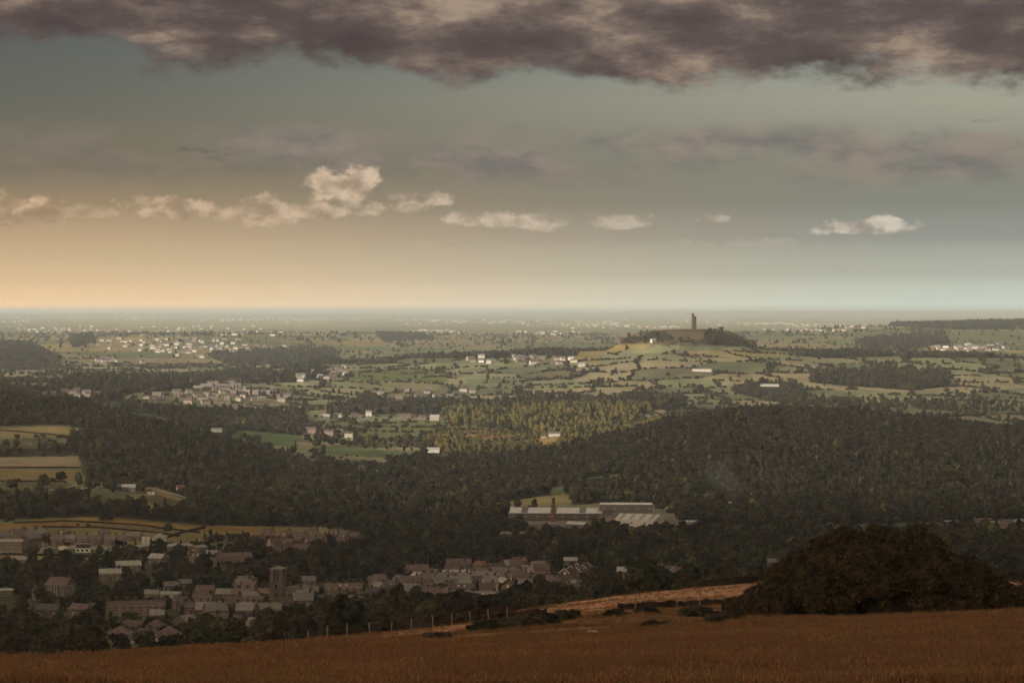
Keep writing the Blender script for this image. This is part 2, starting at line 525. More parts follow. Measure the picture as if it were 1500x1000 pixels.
WOODS = [   # outline, nearest, farthest, spacing m, tree mix (0 far round, 1 dark conifer, 2 light)
    ('hill', [(785, 664), (860, 632), (960, 600), (1100, 590), (1250, 600), (1400, 612), (1900, 620), (1900, 800), (1500, 782), (1300, 792), (1100, 788), (990, 772), (985, 742), (900, 735), (838, 740), (840, 720), (800, 710), (760, 690)], 2050, 3720, 9.5),
    ('valley', [(300, 765), (400, 742), (470, 690), (560, 678), (640, 650), (790, 655), (850, 690), (845, 722), (830, 722), (742, 735), (742, 760), (760, 778), (1000, 776), (1250, 788), (1560, 784), (1560, 862), (1100, 858), (940, 838), (870, 842), (850, 826), (780, 826), (700, 828), (620, 842), (530, 848), (480, 850), (410, 845), (440, 815), (530, 812), (535, 780), (460, 770)], 1150, 4000, 10.0),
    ('lefthill', [(-300, 560), (0, 570), (60, 573), (140, 603), (240, 608), (300, 620), (400, 665), (480, 695), (520, 745), (440, 772), (330, 762), (300, 742), (240, 718), (210, 706), (125, 706), (118, 668), (95, 660), (112, 643), (165, 632), (85, 622), (0, 624), (-300, 620)], 2050, 3420, 9.5),
    ('belt', [(-300, 728), (0, 730), (120, 730), (140, 746), (220, 750), (300, 745), (400, 760), (470, 768), (455, 784), (400, 772), (280, 767), (150, 756), (45, 760), (-300, 762)], 1950, 2350, 9.5),
    ('leftgap', [(-300, 655), (0, 657), (70, 655), (118, 650), (118, 668), (0, 669), (-300, 669)], 2300, 3000, 12),
    ('ridge', [(-100, 575), (60, 572), (110, 553), (300, 552), (440, 545), (480, 540), (490, 552), (430, 560), (330, 562), (290, 570), (200, 575), (150, 590), (60, 592)], 4000, 5300, 11),
    ('midleft', [(160, 590), (300, 604), (440, 602), (452, 625), (440, 640), (350, 630), (330, 642), (300, 630), (240, 612)], 3300, 4500, 10.5),
    ('midvalley', [(300, 640), (372, 650), (440, 660), (470, 668), (500, 690), (470, 695), (380, 665)], 2900, 4000, 24),
    ('patches', [(440, 640), (520, 642), (610, 645), (640, 652), (620, 660), (520, 655), (455, 652)], 3000, 4000, 14),
    ('patches', [(600, 662), (700, 655), (700, 690), (600, 690)], 2800, 4000, 11),
    ('golden', [(645, 606), (930, 594), (965, 597), (905, 628), (842, 652), (820, 640), (790, 634), (740, 624), (655, 620)], 3450, 4400, 10.5),
    ('midbelt', [(480, 592), (560, 586), (720, 588), (960, 578), (1010, 586), (960, 600), (650, 606), (480, 608)], 4000, 4800, 11),
    ('copse', [(1068, 572), (1100, 560), (1165, 562), (1182, 576), (1178, 592), (1120, 586)], 4300, 5200, 10.5),
    ('bigwood', [(1185, 560), (1195, 545), (1300, 538), (1390, 545), (1392, 562), (1340, 572), (1250, 566)], 4500, 5500, 10.5),
    ('low', [(1150, 594), (1230, 588), (1340, 586), (1420, 592), (1700, 596), (1700, 606), (1400, 604), (1250, 600)], 3900, 4800, 17),
    ('farleft', [(-300, 500), (0, 503), (45, 506), (90, 530), (60, 545), (-300, 550)], 6000, 8000, 14),
    ('hedge', [(600, 513), (760, 511), (800, 515), (850, 517), (840, 524), (700, 525), (580, 524)], 5300, 6200, 10),
    ('hedge', [(430, 524), (600, 516), (600, 524), (460, 533)], 5300, 6200, 10),
    ('hedge', [(1165, 518), (1300, 516), (1310, 522), (1170, 526)], 5400, 6200, 10),
    ('hedge', [(1310, 517), (1900, 518), (1900, 526), (1320, 524)], 5400, 6200, 9),
    ('flank', [(900, 500), (960, 486), (975, 484), (985, 497), (950, 500), (905, 508)], 5200, 5700, 10),
    ('flank', [(1030, 484), (1060, 487), (1110, 508), (1060, 508), (1010, 502), (980, 505), (985, 500), (1030, 497)], 5200, 5700, 11),
    ('flank', [(940, 496), (985, 492), (1030, 489), (1062, 498), (1085, 507), (990, 509), (940, 506)], 5100, 5700, 14),
    ('farridge', [(1300, 476), (1400, 470), (1900, 468), (1900, 485), (1400, 483), (1330, 480)], 8000, 11000, 15),
    ('farridge', [(1250, 500), (1380, 488), (1390, 503), (1340, 512), (1270, 515)], 6300, 9000, 15),
    ('farridge', [(550, 490), (620, 488), (625, 498), (560, 500)], 7500, 10500, 16),
    ('farridge', [(300, 520), (480, 512), (500, 522), (440, 530), (330, 533)], 5800, 7600, 14),
    ('farridge', [(100, 497), (135, 492), (140, 503), (105, 508)], 7500, 10500, 16),
]
GREENS = np.array([(.16, .17, .09), (.115, .135, .075), (.20, .205, .115), (.13, .125, .07), (.215, .215, .125), (.26, .23, .135), (.125, .14, .075), (.19, .205, .11), (.27, .23, .14), (.15, .175, .095)])

def cells(x, Y, size, seed):
    """jittered cells: index hash and gap to the next cell"""
    u, v = x / size, Y / (size * 0.9)
    iu, iv = np.floor(u), np.floor(v)
    d1 = np.full(u.shape, 9e9)
    d2 = np.full(u.shape, 9e9)
    hid = np.zeros(u.shape)
    for a in (-1, 0, 1):
        for b in (-1, 0, 1):
            cu, cv = iu + a, iv + b
            h1 = np.sin(cu * 127.1 + cv * 311.7 + seed) * 43758.5453
            h1 -= np.floor(h1)
            h2 = np.sin(cu * 269.5 + cv * 183.3 + seed) * 24634.6345
            h2 -= np.floor(h2)
            d = np.abs(u - cu - .15 - .7 * h1) * 0.75 + np.abs(v - cv - .15 - .7 * h2) * 0.75 + 0.35 * np.hypot(u - cu - .15 - .7 * h1, v - cv - .15 - .7 * h2)
            nearer = d < d1
            d2 = np.where(nearer, d1, np.minimum(d2, d))
            hid = np.where(nearer, h1 * 0.61 + h2 * 0.39, hid)
            d1 = np.where(nearer, d, d1)
    return hid, (d2 - d1) * size

def landcover(x, Y):
    x, Y = np.asarray(x, float), np.asarray(Y, float)
    z = ground(x, Y)
    px, py = screen(x, Y, z)
    wx = x + 25 * (vnoise(x / 160, Y / 160, 9) - .5)
    wy = Y + 25 * (vnoise(x / 160, Y / 160, 10) - .5)
    h1, g1 = cells(wx, wy, 125.0, 3.0)
    h2, g2 = cells(wx, wy, 330.0, 8.0)
    far = Y > 6400
    h = np.where(far, h2, h1)
    gap = np.where(far, g2, g1)
    col = GREENS[(h * 9.99).astype(int) % 10].copy()
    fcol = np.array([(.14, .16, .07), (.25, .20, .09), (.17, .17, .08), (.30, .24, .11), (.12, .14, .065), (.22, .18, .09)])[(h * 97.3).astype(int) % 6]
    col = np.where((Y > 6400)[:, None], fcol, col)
    col = np.where((Y > 11000)[:, None], col * (1 + .5 * np.clip((Y - 11000) / 8000, 0, 1))[:, None], col)  # lightened with distance: pale horizon brightness put into the land colour
    # built up ground
    vill = (Y > 700) & (Y < 1650)
    col = np.where(vill[:, None], np.array((.085, .085, .05)), col)
    # knoll: rough heather and bracken
    knoll = (np.hypot((x - 375) / 190, (Y - 5520) / 240) < 1.0) & (py < 506)
    col = np.where(knoll[:, None], np.array((.105, .085, .05)), col)
    # home field: dry summer grass; bank of rough ground and bare hollow
    near_ = Y < 470
    dry = np.array((.22, .12, .06))
    col = np.where(near_[:, None], dry, col)
    fl = np.full(x.shape, -1)
    for k, (poly, c, y0, y1) in enumerate(FIELDS):
        m = (Y > y0) & (Y < y1)
        if m.any():
            m[m] = inpoly(px[m], py[m], poly)
            col[m] = c
            fl[m] = k
    band = (Y > 290) & (Y < 470)
    col = np.where(band[:, None], np.array((.42, .24, .15)), col)
    return z, px, py, col, fl, gap

def woodmask(x, Y, px, py):
    """spacing of trees where woodland stands, 0 elsewhere"""
    sp = np.zeros(x.shape)
    for (_n, poly, y0, y1, s) in WOODS:
        m = (Y > y0) & (Y < y1) & (sp == 0)
        if m.any():
            m[m] = inpoly(px[m], py[m], poly)
            sp[m] = s
    return sp

rows = np.concatenate([np.exp(np.linspace(math.log(3), math.log(60), 40))[:-1], np.linspace(60, 460, 170)[:-1], np.linspace(460, 1500, 110)[:-1], np.linspace(1500, 6200, 540)[:-1],
                       np.exp(np.linspace(math.log(6200), math.log(14000), 130))[:-1], np.exp(np.linspace(math.log(14000), math.log(80000), 110))])
colsx = np.concatenate([np.linspace(-3200, -120, 90)[:-1], np.linspace(-120, 1620, 560)[:-1], np.linspace(1620, 4700, 90)])
GX = (colsx[None, :] - 750) / F * rows[:, None]
GY = np.repeat(rows[:, None], len(colsx), axis=1)
gx, gy = GX.ravel(), GY.ravel()
gz, gpx, gpy, gcol, gfl, ggap = landcover(gx, gy)
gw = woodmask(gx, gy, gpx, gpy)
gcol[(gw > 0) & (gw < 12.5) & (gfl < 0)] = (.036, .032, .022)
nr, nc = GX.shape
idx = np.arange(nr * nc).reshape(nr, nc)
quads = np.stack([idx[:-1, :-1], idx[:-1, 1:], idx[1:, 1:], idx[1:, :-1]], axis=-1).reshape(-1, 4)

m_ground = bpy.data.materials.new('land')
m_ground.use_nodes = True
t = NT(m_ground.node_tree)
bs = t.n['Principled BSDF']
bs.inputs['Roughness'].default_value = 0.95
bs.inputs['Specular IOR Level'].default_value = 0.1
at_n = t.add('ShaderNodeAttribute', attribute_name='land')
pos = t.add('ShaderNodeNewGeometry').outputs['Position']
n1 = t.noise(pos, 0.02, 6, 0.6)
n2 = t.noise(pos, 0.35, 5, 0.65)
n3 = t.noise(pos, 3.0, 3, 0.6)
k = t.math('MULTIPLY', t.smooth(n1, 0.3, 0.7, 0.78, 1.22), t.math('MULTIPLY', t.smooth(n2, 0.3, 0.7, 0.75, 1.25), t.smooth(n3, 0.3, 0.7, 0.8, 1.2)))
c = t.mix(1.0, at_n.outputs['Color'], t.comb(k, k, k), 'MULTIPLY')
c = t.mix(t.smooth(t.noise(pos, 0.045, 4, 0.6), 0.5, 0.72, 0, .35), c, t.mix(1.0, c, (1.35, 1.0, .75), 'MULTIPLY'))
t.l.new(c, bs.inputs['Base Color'])
bp = t.add('ShaderNodeBump')
bp.inputs['Strength'].default_value = 0.5
bp.inputs['Distance'].default_value = 0.6
t.l.new(n2, bp.inputs['Height'])
t.l.new(bp.outputs[0], bs.inputs['Normal'])
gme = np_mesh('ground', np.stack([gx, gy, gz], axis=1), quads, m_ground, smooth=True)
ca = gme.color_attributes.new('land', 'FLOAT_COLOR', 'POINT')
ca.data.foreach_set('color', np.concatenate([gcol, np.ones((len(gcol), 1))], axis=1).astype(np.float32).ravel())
ground_o = mesh_obj('ground', gme)
tag(ground_o, 'rolling land from the dry grass field down into the valley and to the horizon', kind='structure')

# the hillside goes on rising behind the viewpoint
bxs, bys = np.linspace(-2600, 2600, 105), np.concatenate([np.linspace(-2200, -300, 40)[:-1], np.linspace(-300, 2.9, 50)])
BXX, BYY = np.meshgrid(bxs, bys)
bzz = -2.0 - .1127 * 3 + 27.0 * (1 - np.exp((BYY - 3) * .1127 / 27.0)) + 1.2 * (vnoise(BXX / 60, BYY / 60, 12) - .5) * np.clip((3 - BYY) / 60, 0, 1)
bi = np.arange(BXX.size).reshape(BXX.shape)
bme = np_mesh('hillside', np.stack([BXX.ravel(), BYY.ravel(), bzz.ravel()], axis=1), np.stack([bi[:-1, :-1], bi[:-1, 1:], bi[1:, 1:], bi[1:, :-1]], axis=-1).reshape(-1, 4), m_ground, smooth=True)
ca = bme.color_attributes.new('land', 'FLOAT_COLOR', 'POINT')
ca.data.foreach_set('color', np.tile(np.array([.17, .105, .055, 1], np.float32), BXX.size))
tag(mesh_obj('hillside', bme), 'dry grass hillside rising behind the viewpoint', kind='structure')

# ------------------------------------------------------------------ unseen cloud deck overhead, cover and gap shaped to shade the land
def make_shade_deck():
    H = 1400.0
    xs = np.linspace(-14000, 9000, 190)
    ys = np.linspace(-9000, 10000, 170)
    X, Yv = np.meshgrid(xs, ys)
    off = (H + 165) / math.tan(SUN_EL)
    px_, py_ = X - math.sin(SUN_AZ) * off, Yv - math.cos(SUN_AZ) * off      # where the deck's shade falls
    cov = np.full(X.shape, 1.0)
    brk = np.clip((py_ - 4050) / 700, 0, 1)
    cov = cov - 0.80 * brk
    cov = cov - 0.25 * np.clip((py_ - 5800) / 1500, 0, 1)
    hole = np.hypot((px_ - 60) / 400, (py_ - 3900) / 420)  # gap placed so that sun falls on the golden patch
    cov = cov - 1.7 * np.clip(1.35 - hole, 0, 0.8) / 0.8
    edge = np.minimum.reduce([X + 14000, 9000 - X, Yv + 9000, 10000 - Yv])
    cov = cov - 1.3 * np.clip(1 - edge / 1500, 0, 1)
    thick = 1 - np.clip((py_ - 1850) / 700, 0, 1)
    thick = np.maximum(thick, 1 - np.clip((np.hypot(X / 2600, (Yv - 100) / 2300) - .75) / .35, 0, 1))        # denser overhead too, to dim the near ground
    Z = H + 120 * (vnoise(X / 700, Yv / 700, 5) - .5) + 60 * (vnoise(X / 240, Yv / 240, 6) - .5)
    n0, n1_ = X.shape
    ii = np.arange(n0 * n1_).reshape(n0, n1_)
    q = np.stack([ii[:-1, :-1], ii[:-1, 1:], ii[1:, 1:], ii[1:, :-1]], axis=-1).reshape(-1, 4)
    m = bpy.data.materials.new('shade_cloud_deck')
    m.use_nodes = True
    t = NT(m.node_tree)
    t.n.remove(t.n['Principled BSDF'])
    a = t.add('ShaderNodeAttribute', attribute_name='cover').outputs['Fac']
    p = t.add('ShaderNodeNewGeometry').outputs['Position']
    nz = t.noise(p, 0.0011, 6, 0.6)
    dens = t.smooth(t.math('ADD', a, t.math('MULTIPLY', t.math('SUBTRACT', nz, 0.5), 1.6)), 0.28, 0.62)
    th = t.add('ShaderNodeAttribute', attribute_name='thick').outputs['Fac']
    dens = t.math('MULTIPLY', dens, t.smooth(th, 0, 1, .54, .965))
    df = t.add('ShaderNodeBsdfDiffuse')
    df.inputs[0].default_value = (.30, .32, .36, 1)  # underside kept dark to cut light bounced onto the ground
    tl = t.add('ShaderNodeBsdfTranslucent')
    tl.inputs[0].default_value = (.58, .76, 1.0, 1)  # bluish, to cool the light let through
    mx = t.add('ShaderNodeMixShader')
    t.l.new(t.smooth(th, 0, 1, .55, .07), mx.inputs[0])
    t.l.new(df.outputs[0], mx.inputs[1])
    t.l.new(tl.outputs[0], mx.inputs[2])
    tr = t.add('ShaderNodeBsdfTransparent')
    m2 = t.add('ShaderNodeMixShader')
    t.l.new(dens, m2.inputs[0])
    t.l.new(tr.outputs[0], m2.inputs[1])
    t.l.new(mx.outputs[0], m2.inputs[2])
    t.l.new(m2.outputs[0], t.n['Material Output'].inputs[0])
    me = np_mesh('shade_cloud_deck', np.stack([X.ravel(), Yv.ravel(), Z.ravel()], axis=1), q, m, smooth=True)
    at_ = me.attributes.new('cover', 'FLOAT', 'POINT')
    at_.data.foreach_set('value', cov.ravel().astype(np.float32))
    at2 = me.attributes.new('thick', 'FLOAT', 'POINT')
    at2.data.foreach_set('value', thick.ravel().astype(np.float32))
    o = mesh_obj('shade_clouds', me)
    tag(o, 'unseen cloud deck above the view, shaped to shade the valley', kind='stuff')
make_shade_deck()

# ------------------------------------------------------------------ haze
hv, hf = box_data(-125000, 125000, -2600, 95000, -1900, 27)
m_haze = bpy.data.materials.new('haze')
m_haze.use_nodes = True
t = NT(m_haze.node_tree)
t.n.remove(t.n['Principled BSDF'])
pvn = t.add('ShaderNodeVolumePrincipled')
pvn.inputs['Color'].default_value = (.78, .90, 1.0, 1)
pvn.inputs['Density'].default_value = 4.4e-5
pvn.inputs['Anisotropy'].default_value = 0.1
t.l.new(pvn.outputs[0], t.n['Material Output'].inputs['Volume'])
haze = mesh_obj('haze', pydata('haze', hv, hf, m_haze))
tag(haze, 'thin evening haze lying over the valley and plain', kind='stuff')

# ------------------------------------------------------------------ trees
m_leaf = foliage('leaves', [(.022, .022, .018), (.066, .061, .034), (.032, .032, .025), (.100, .090, .046), (.046, .035, .031), (.076, .076, .046), (.026, .031, .026), (.056, .046, .031), (.086, .070, .042), (.024, .022, .020)])
m_leaf_light = foliage('light_leaves', [(.15, .135, .045), (.20, .165, .055), (.12, .13, .05), (.22, .16, .06)])  # paler leaves: sunlight of the golden patch is partly put into this colour
m_leaf_dark = foliage('dark_leaves', [(.026, .026, .015), (.034, .032, .018), (.030, .032, .020)])
m_bark = principled('bark', (.075, .058, .042), 0.95, 0.1, var=0.3, scale=1.2)

def crown_mesh(name, seed, mat, kind, cards, card, rx=5.0, h0=2.2, h1=12.0):
    """a crown of leaf sprays spread over several uneven lobes"""
    rng = np.random.default_rng(seed)
    V, Q = [], []
    lobes = []
    H = h1 - h0
    if kind == 'round':
        lobes.append((0, 0, h0 + H * .52, rx * .72, H * .44))
        for i in range(9):
            a = i * 2.4 + rng.uniform(-.4, .4)
            r = rx * rng.uniform(.38, .62)
            zz = h0 + H * rng.uniform(.30, .78)
            s = rng.uniform(.30, .46) * rx
            lobes.append((r * math.cos(a), r * math.sin(a), zz, s, s * rng.uniform(.7, .95)))
        lobes.append((rx * .1, 0, h1 - H * .22, rx * .42, H * .22))
    elif kind == 'tall':
        for i in range(9):
            f = i / 8
            s = rx * (.30 + .42 * math.sin(math.pi * (0.15 + .75 * f))) * rng.uniform(.8, 1.05)
            lobes.append((rng.uniform(-.3, .3) * rx, rng.uniform(-.3, .3) * rx, h0 + H * (.1 + .82 * f), s, s * .95))
    elif kind == 'cone':
        for i in range(9):
            f = i / 8
            s = rx * (.92 - .80 * f) * .8
            lobes.append((rng.uniform(-.08, .08) * rx, rng.uniform(-.08, .08) * rx, h0 + H * (.06 + .88 * f), s, max(.8, s * .8)))
    tot = sum(l[3] * l[4] for l in lobes)
    for (cx, cy, cz, sr, sz) in lobes:
        n = int(cards * sr * sz / tot)
        d = rng.normal(size=(n, 3))
        d /= np.linalg.norm(d, axis=1)[:, None]
        d[:, 2] = np.where(d[:, 2] < -.55, -d[:, 2], d[:, 2])
        rad = rng.uniform(.70, 1.08, n)
        P = np.stack([cx + d[:, 0] * sr * rad, cy + d[:, 1] * sr * rad, cz + d[:, 2] * sz * rad], axis=1)
        nn = d + rng.normal(scale=.55, size=(n, 3))
        nn[:, 2] += .25
        nn /= np.linalg.norm(nn, axis=1)[:, None]
        up = rng.normal(size=(n, 3))
        tx = np.cross(nn, up)
        tx /= np.linalg.norm(tx, axis=1)[:, None] + 1e-9
        ty = np.cross(nn, tx)
        sz_ = card * rng.uniform(.55, 1.3, n)[:, None]
        asp = rng.uniform(.55, .95, n)[:, None]
        fold = nn * sz_ * rng.uniform(-.35, .1, n)[:, None]
        for k in range(1):
            b = sum(len(v) for v in V)
            quad = np.stack([P - tx * sz_ * asp + fold, P - ty * sz_, P + tx * sz_ * asp + fold, P + ty * sz_], axis=1).reshape(-1, 3)
            V.append(quad)
            Q.append(b + np.arange(n * 4).reshape(n, 4))
    # inner body of the crown: close-packed foliage that stops light going straight through
    b = sum(len(v) for v in V)
    core_v, core_f = [], []
    for (cx, cy, cz, sr, sz) in lobes:
        bm = bmesh.new()
        bmesh.ops.create_icosphere(bm, subdivisions=2, radius=1.0)
        o0 = len(core_v)
        for vv in bm.verts:
            k = .80 * (1 + .35 * (mnoise.noise(vv.co * 1.9 + Vector((seed + cx, cy, cz)))))
            core_v.append((cx + vv.co.x * sr * k, cy + vv.co.y * sr * k, cz + vv.co.z * sz * k))
        for ff in bm.faces:
            ids = [q.index for q in ff.verts]
            core_f.append([o0 + ids[0], o0 + ids[1], o0 + ids[2], o0 + ids[2]])
        bm.free()
    me = bpy.data.meshes.new(name)
    allv = np.concatenate(V + [np.array(core_v)])
    faces = [tuple(q) for q in np.concatenate(Q)] + [(b + f[0], b + f[1], b + f[2]) for f in core_f]
    me.from_pydata([tuple(p) for p in allv], [], faces)
    me.materials.append(mat)
    me.update()
    return me

def trunk_mesh(name, h, r, seed=0):
    rng = random.Random(seed)
    mb = MB()
    def limb(p0, p1, r0, r1, n=7):
        p0, p1 = Vector(p0), Vector(p1)
        d = (p1 - p0).normalized()
        q = d.to_track_quat('Z', 'Y').to_matrix()
        v = []
        for (p, rr) in ((p0, r0), (p1, r1)):
            for i in range(n):
                a = 2 * math.pi * i / n
                v.append(tuple(p + q @ Vector((rr * math.cos(a), rr * math.sin(a), 0))))
        mb.add(v, [(i, (i + 1) % n, n + (i + 1) % n, n + i) for i in range(n)])
    limb((0, 0, -1.2), (0, 0, .3), r * 1.5, r)
    limb((0, 0, .3), (.1, 0, h * .5), r, r * .72)
    limb((.1, 0, h * .5), (0, .1, h * .85), r * .72, r * .3)
    for i in range(5):
        a = i * 1.26 + rng.uniform(-.3, .3)
        z = h * rng.uniform(.3, .55)
        L = h * rng.uniform(.22, .34)
        limb((.05, 0, z), (L * math.cos(a), L * math.sin(a), z + L * .8), r * .42, r * .12, 5)
    return mb.mesh(name, m_bark)

PROTO = {}     # kind -> list of (crown mesh, trunk mesh, height)
for i, (k, kd, mat, rx, h0, h1) in enumerate([('oak', 'round', m_leaf, 5.6, 1.6, 11.5), ('oak', 'round', m_leaf, 6.2, 1.3, 10.5), ('oak', 'round', m_leaf, 5.0, 1.7, 13.0),
                                               ('ash', 'tall', m_leaf, 4.6, 1.8, 14.0), ('ash', 'tall', m_leaf, 4.2, 1.3, 11.5),
                                               ('fir', 'cone', m_leaf_dark, 3.3, .8, 13.0), ('bush', 'round', m_leaf, 3.4, .1, 4.2), ('bush', 'round', m_leaf, 3.0, .1, 3.4)]):
    PROTO.setdefault(k, []).append((crown_mesh('crown', 20 + i, mat, kd, 1500 if k != 'bush' else 700, .62 if k != 'bush' else .42, rx, h0, h1), trunk_mesh('trunk', h1, .33 if k != 'bush' else .12, i), h1))

# far woodland copies of the same trees with fewer, larger sprays
far_col = bpy.data.collections.new('woodland_kinds')
FARK = [('round', m_leaf, 5.4, .6, 11.0), ('round', m_leaf, 6.0, .5, 10.0), ('round', m_leaf, 4.8, .6, 12.0), ('tall', m_leaf, 4.3, .6, 12.5), ('tall', m_leaf, 3.9, .6, 11.0),
        ('cone', m_leaf_dark, 3.0, .4, 12.5), ('round', m_leaf, 3.4, .0, 3.8), ('tall', m_leaf_light, 4.2, .4, 11.5), ('round', m_leaf_light, 3.2, .0, 3.4)]
for i, (kd, mat, rx, h0, h1) in enumerate(FARK):
    o = bpy.data.objects.new('k%02d' % i, crown_mesh('far_crown', 60 + i, mat, kd, 420, .95 if i not in (6, 8) else .6, rx, h0, h1))
    far_col.objects.link(o)

def instancer(name, pts, scl, rot, idx, coll, label, mat=None):
    me = bpy.data.meshes.new(name)
    me.vertices.add(len(pts))
    me.vertices.foreach_set('co', np.asarray(pts, np.float32).ravel())
    for nm, ty, arr in (('scl', 'FLOAT_VECTOR', scl), ('rot', 'FLOAT', rot), ('idx', 'INT', idx)):
        a = me.attributes.new(nm, ty, 'POINT')
        a.data.foreach_set('vector' if ty == 'FLOAT_VECTOR' else 'value', np.asarray(arr, np.int32 if ty == 'INT' else np.float32).ravel())
    o = mesh_obj(name, me)
    ng = bpy.data.node_groups.new(name, 'GeometryNodeTree')
    ng.interface.new_socket('Geometry', in_out='INPUT', socket_type='NodeSocketGeometry')
    ng.interface.new_socket('Geometry', in_out='OUTPUT', socket_type='NodeSocketGeometry')
    N, L = ng.nodes, ng.links
    gi, go = N.new('NodeGroupInput'), N.new('NodeGroupOutput')
    ip = N.new('GeometryNodeInstanceOnPoints')
    ci = N.new('GeometryNodeCollectionInfo')
    ci.inputs['Collection'].default_value = coll
    ci.inputs['Separate Children'].default_value = True
    ci.inputs['Reset Children'].default_value = True
    def attr(nm, ty):
        n = N.new('GeometryNodeInputNamedAttribute')
        n.data_type = ty
        n.inputs[0].default_value = nm
        return [s for s in n.outputs if s.enabled][0]
    cx = N.new('ShaderNodeCombineXYZ')
    L.new(attr('rot', 'FLOAT'), cx.inputs[2])
    L.new(gi.outputs[0], ip.inputs['Points'])
    L.new(ci.outputs[0], ip.inputs['Instance'])
    ip.inputs['Pick Instance'].default_value = True
    L.new(attr('idx', 'INT'), ip.inputs['Instance Index'])
    L.new(cx.outputs[0], ip.inputs['Rotation'])
    L.new(attr('scl', 'FLOAT_VECTOR'), ip.inputs['Scale'])
    L.new(ip.outputs[0], go.inputs[0])
    md = o.modifiers.new('scatter', 'NODES')
    md.node_group = ng
    tag(o, label, kind='stuff')
    return o

# where trees stand: jittered planting over every wood, hedgerow trees on field edges, gardens in the village
CLEAR = []      # (x, Y, radius) kept free of trees for buildings, filled in below before planting

# ------------------------------------------------------------------ buildings
ROOF = {'b': principled('brown_slate', (.120, .088, .085), .75, .3, .25, .8, .25), 'g': principled('grey_slate', (.18, .172, .17), .65, .4, .2, .8, .25),
        'w': principled('pale_roofing', (.36, .35, .33), .6, .4, .15, .5, .15), 'r': principled('red_tile', (.19, .085, .06), .8, .3, .2, 1.0, .15),
        'f': principled('pale_factory_roof', (.62, .61, .58), .5, .4, .12, .2), 'd': principled('dark_slate', (.075, .065, .065), .7, .4, .25, .8, .2)}
WALL = {'stone': principled('gritstone', (.165, .128, .108), .9, .2, .28, .7, .25), 'brick': principled('pink_brick', (.235, .155, .13), .9, .2, .2, 1.2, .2),
        'white': principled('white_render', (.56, .53, .48), .85, .2, .1, .5, .1), 'cream': principled('cream_render', (.40, .35, .28), .85, .2, .12, .5, .1),
        'dark': principled('sooty_stone', (.10, .08, .07), .9, .2, .28, .7, .2), 'steel': principled('grey_cladding', (.33, .30, .27), .6, .4, .15, .4, .1)}
m_glass = principled('window_glass', (.03, .033, .036), .12, .6)
m_frame = principled('white_joinery', (.68, .66, .60), .6, .3)
m_door = principled('dark_door', (.06, .05, .05), .5, .4)
m_pot = principled('clay_pot', (.30, .16, .10), .9, .2)
m_white = principled('white_paint', (.74, .72, .67), .6, .3, .08, .6)
m_stone = principled('drystone', (.030, .022, .018), .95, .1, .4, 1.5)
m_wood = principled('weathered_wood', (.20, .165, .13), .9, .2, .3, 2.0)
m_wood_d = principled('creosoted_wood', (.055, .042, .034), .9, .2, .3, 2.0)
m_metal = principled('grey_steel', (.20, .20, .20), .5, .5)

def two_mat(me, mats, sel):
    for m in mats:
        me.materials.append(m)
    for i, p in enumerate(me.polygons):
        p.material_index = sel(i)
    return me

def window_me(w_, h_):
    mb = MB()
    mb.box(-w_ / 2, w_ / 2, -.06, .06, 0, h_)
    mb.box(-w_ / 2 + .13, -.05, -.075, .05, .13, h_ - .13)
    mb.box(.05, w_ / 2 - .13, -.075, .05, .13, h_ - .13)
    me = mb.mesh('window')
    return two_mat(me, (m_frame, m_glass), lambda i: 0 if i < 6 else 1)
WIN = {'n': window_me(1.25, 1.5), 'l': window_me(2.2, 1.4), 't': window_me(1.3, 3.6), 's': window_me(1.0, 1.0)}
DOOR = MB().box(-.5, .5, -.07, .07, 0, 2.1).mesh('door', m_door)
def chim_me():
    mb = MB().box(-.55, .55, -.4, .4, -1.0, 1.3).box(-.62, .62, -.47, .47, 1.1, 1.3)
    mb.cyl(.14, .12, 1.3, 1.8, 6, -.28).cyl(.14, .12, 1.3, 1.8, 6, .28)
    me = mb.mesh('chimney')
    return two_mat(me, (WALL['dark'], m_pot), lambda i: 0 if i < 12 else 1)
CHIM = chim_me()
SOLAR = MB().box(-2.6, 2.6, -.04, .04, -.8, .8).mesh('solar_panel', principled('solar_cells', (.03, .035, .07), .25, .6))
ROOFLIGHT = MB().box(-.45, .45, -.6, .6, 0, .1).mesh('rooflight', principled('roof_glass', (.55, .56, .58), .15, .7))

def roof_data(L, W, z, pitch, hip, ov=.35, th=.22):
    rise = W / 2 * math.tan(pitch)
    a, b = L / 2 + ov, W / 2 + ov
    zl = z - ov * math.tan(pitch)
    ri = a if not hip else max(.3, a - b * .95)
    v = [(-a, -b, zl), (a, -b, zl), (a, b, zl), (-a, b, zl), (-ri, 0, z + rise), (ri, 0, z + rise)]
    v += [(x, y, q - th) for (x, y, q) in v]
    f = [(0, 1, 5, 4), (2, 3, 4, 5), (7, 6, 10, 11), (9, 8, 11, 10), (0, 6, 7, 1), (2, 8, 9, 3)]
    if hip:
        f += [(1, 2, 5), (3, 0, 4), (1, 7, 8, 2), (3, 9, 6, 0)]
    else:
        f += [(1, 7, 11, 5), (5, 11, 8, 2), (3, 9, 10, 4), (4, 10, 6, 0)]
    return v, f, rise

def wall_data(L, W, z, rise, gable, sink=2.5):
    a, b = L / 2, W / 2
    v = [(-a, -b, -sink), (a, -b, -sink), (a, b, -sink), (-a, b, -sink), (-a, -b, z), (a, -b, z), (a, b, z), (-a, b, z)]
    f = [(0, 1, 5, 4), (2, 3, 7, 6), (0, 3, 2, 1)]
    if gable:
        v += [(-a, 0, z + rise - .12), (a, 0, z + rise - .12)]
        f += [(1, 2, 6, 9, 5), (3, 0, 4, 8, 7)]
    else:
        f += [(1, 2, 6, 5), (3, 0, 4, 7)]
    return v, f

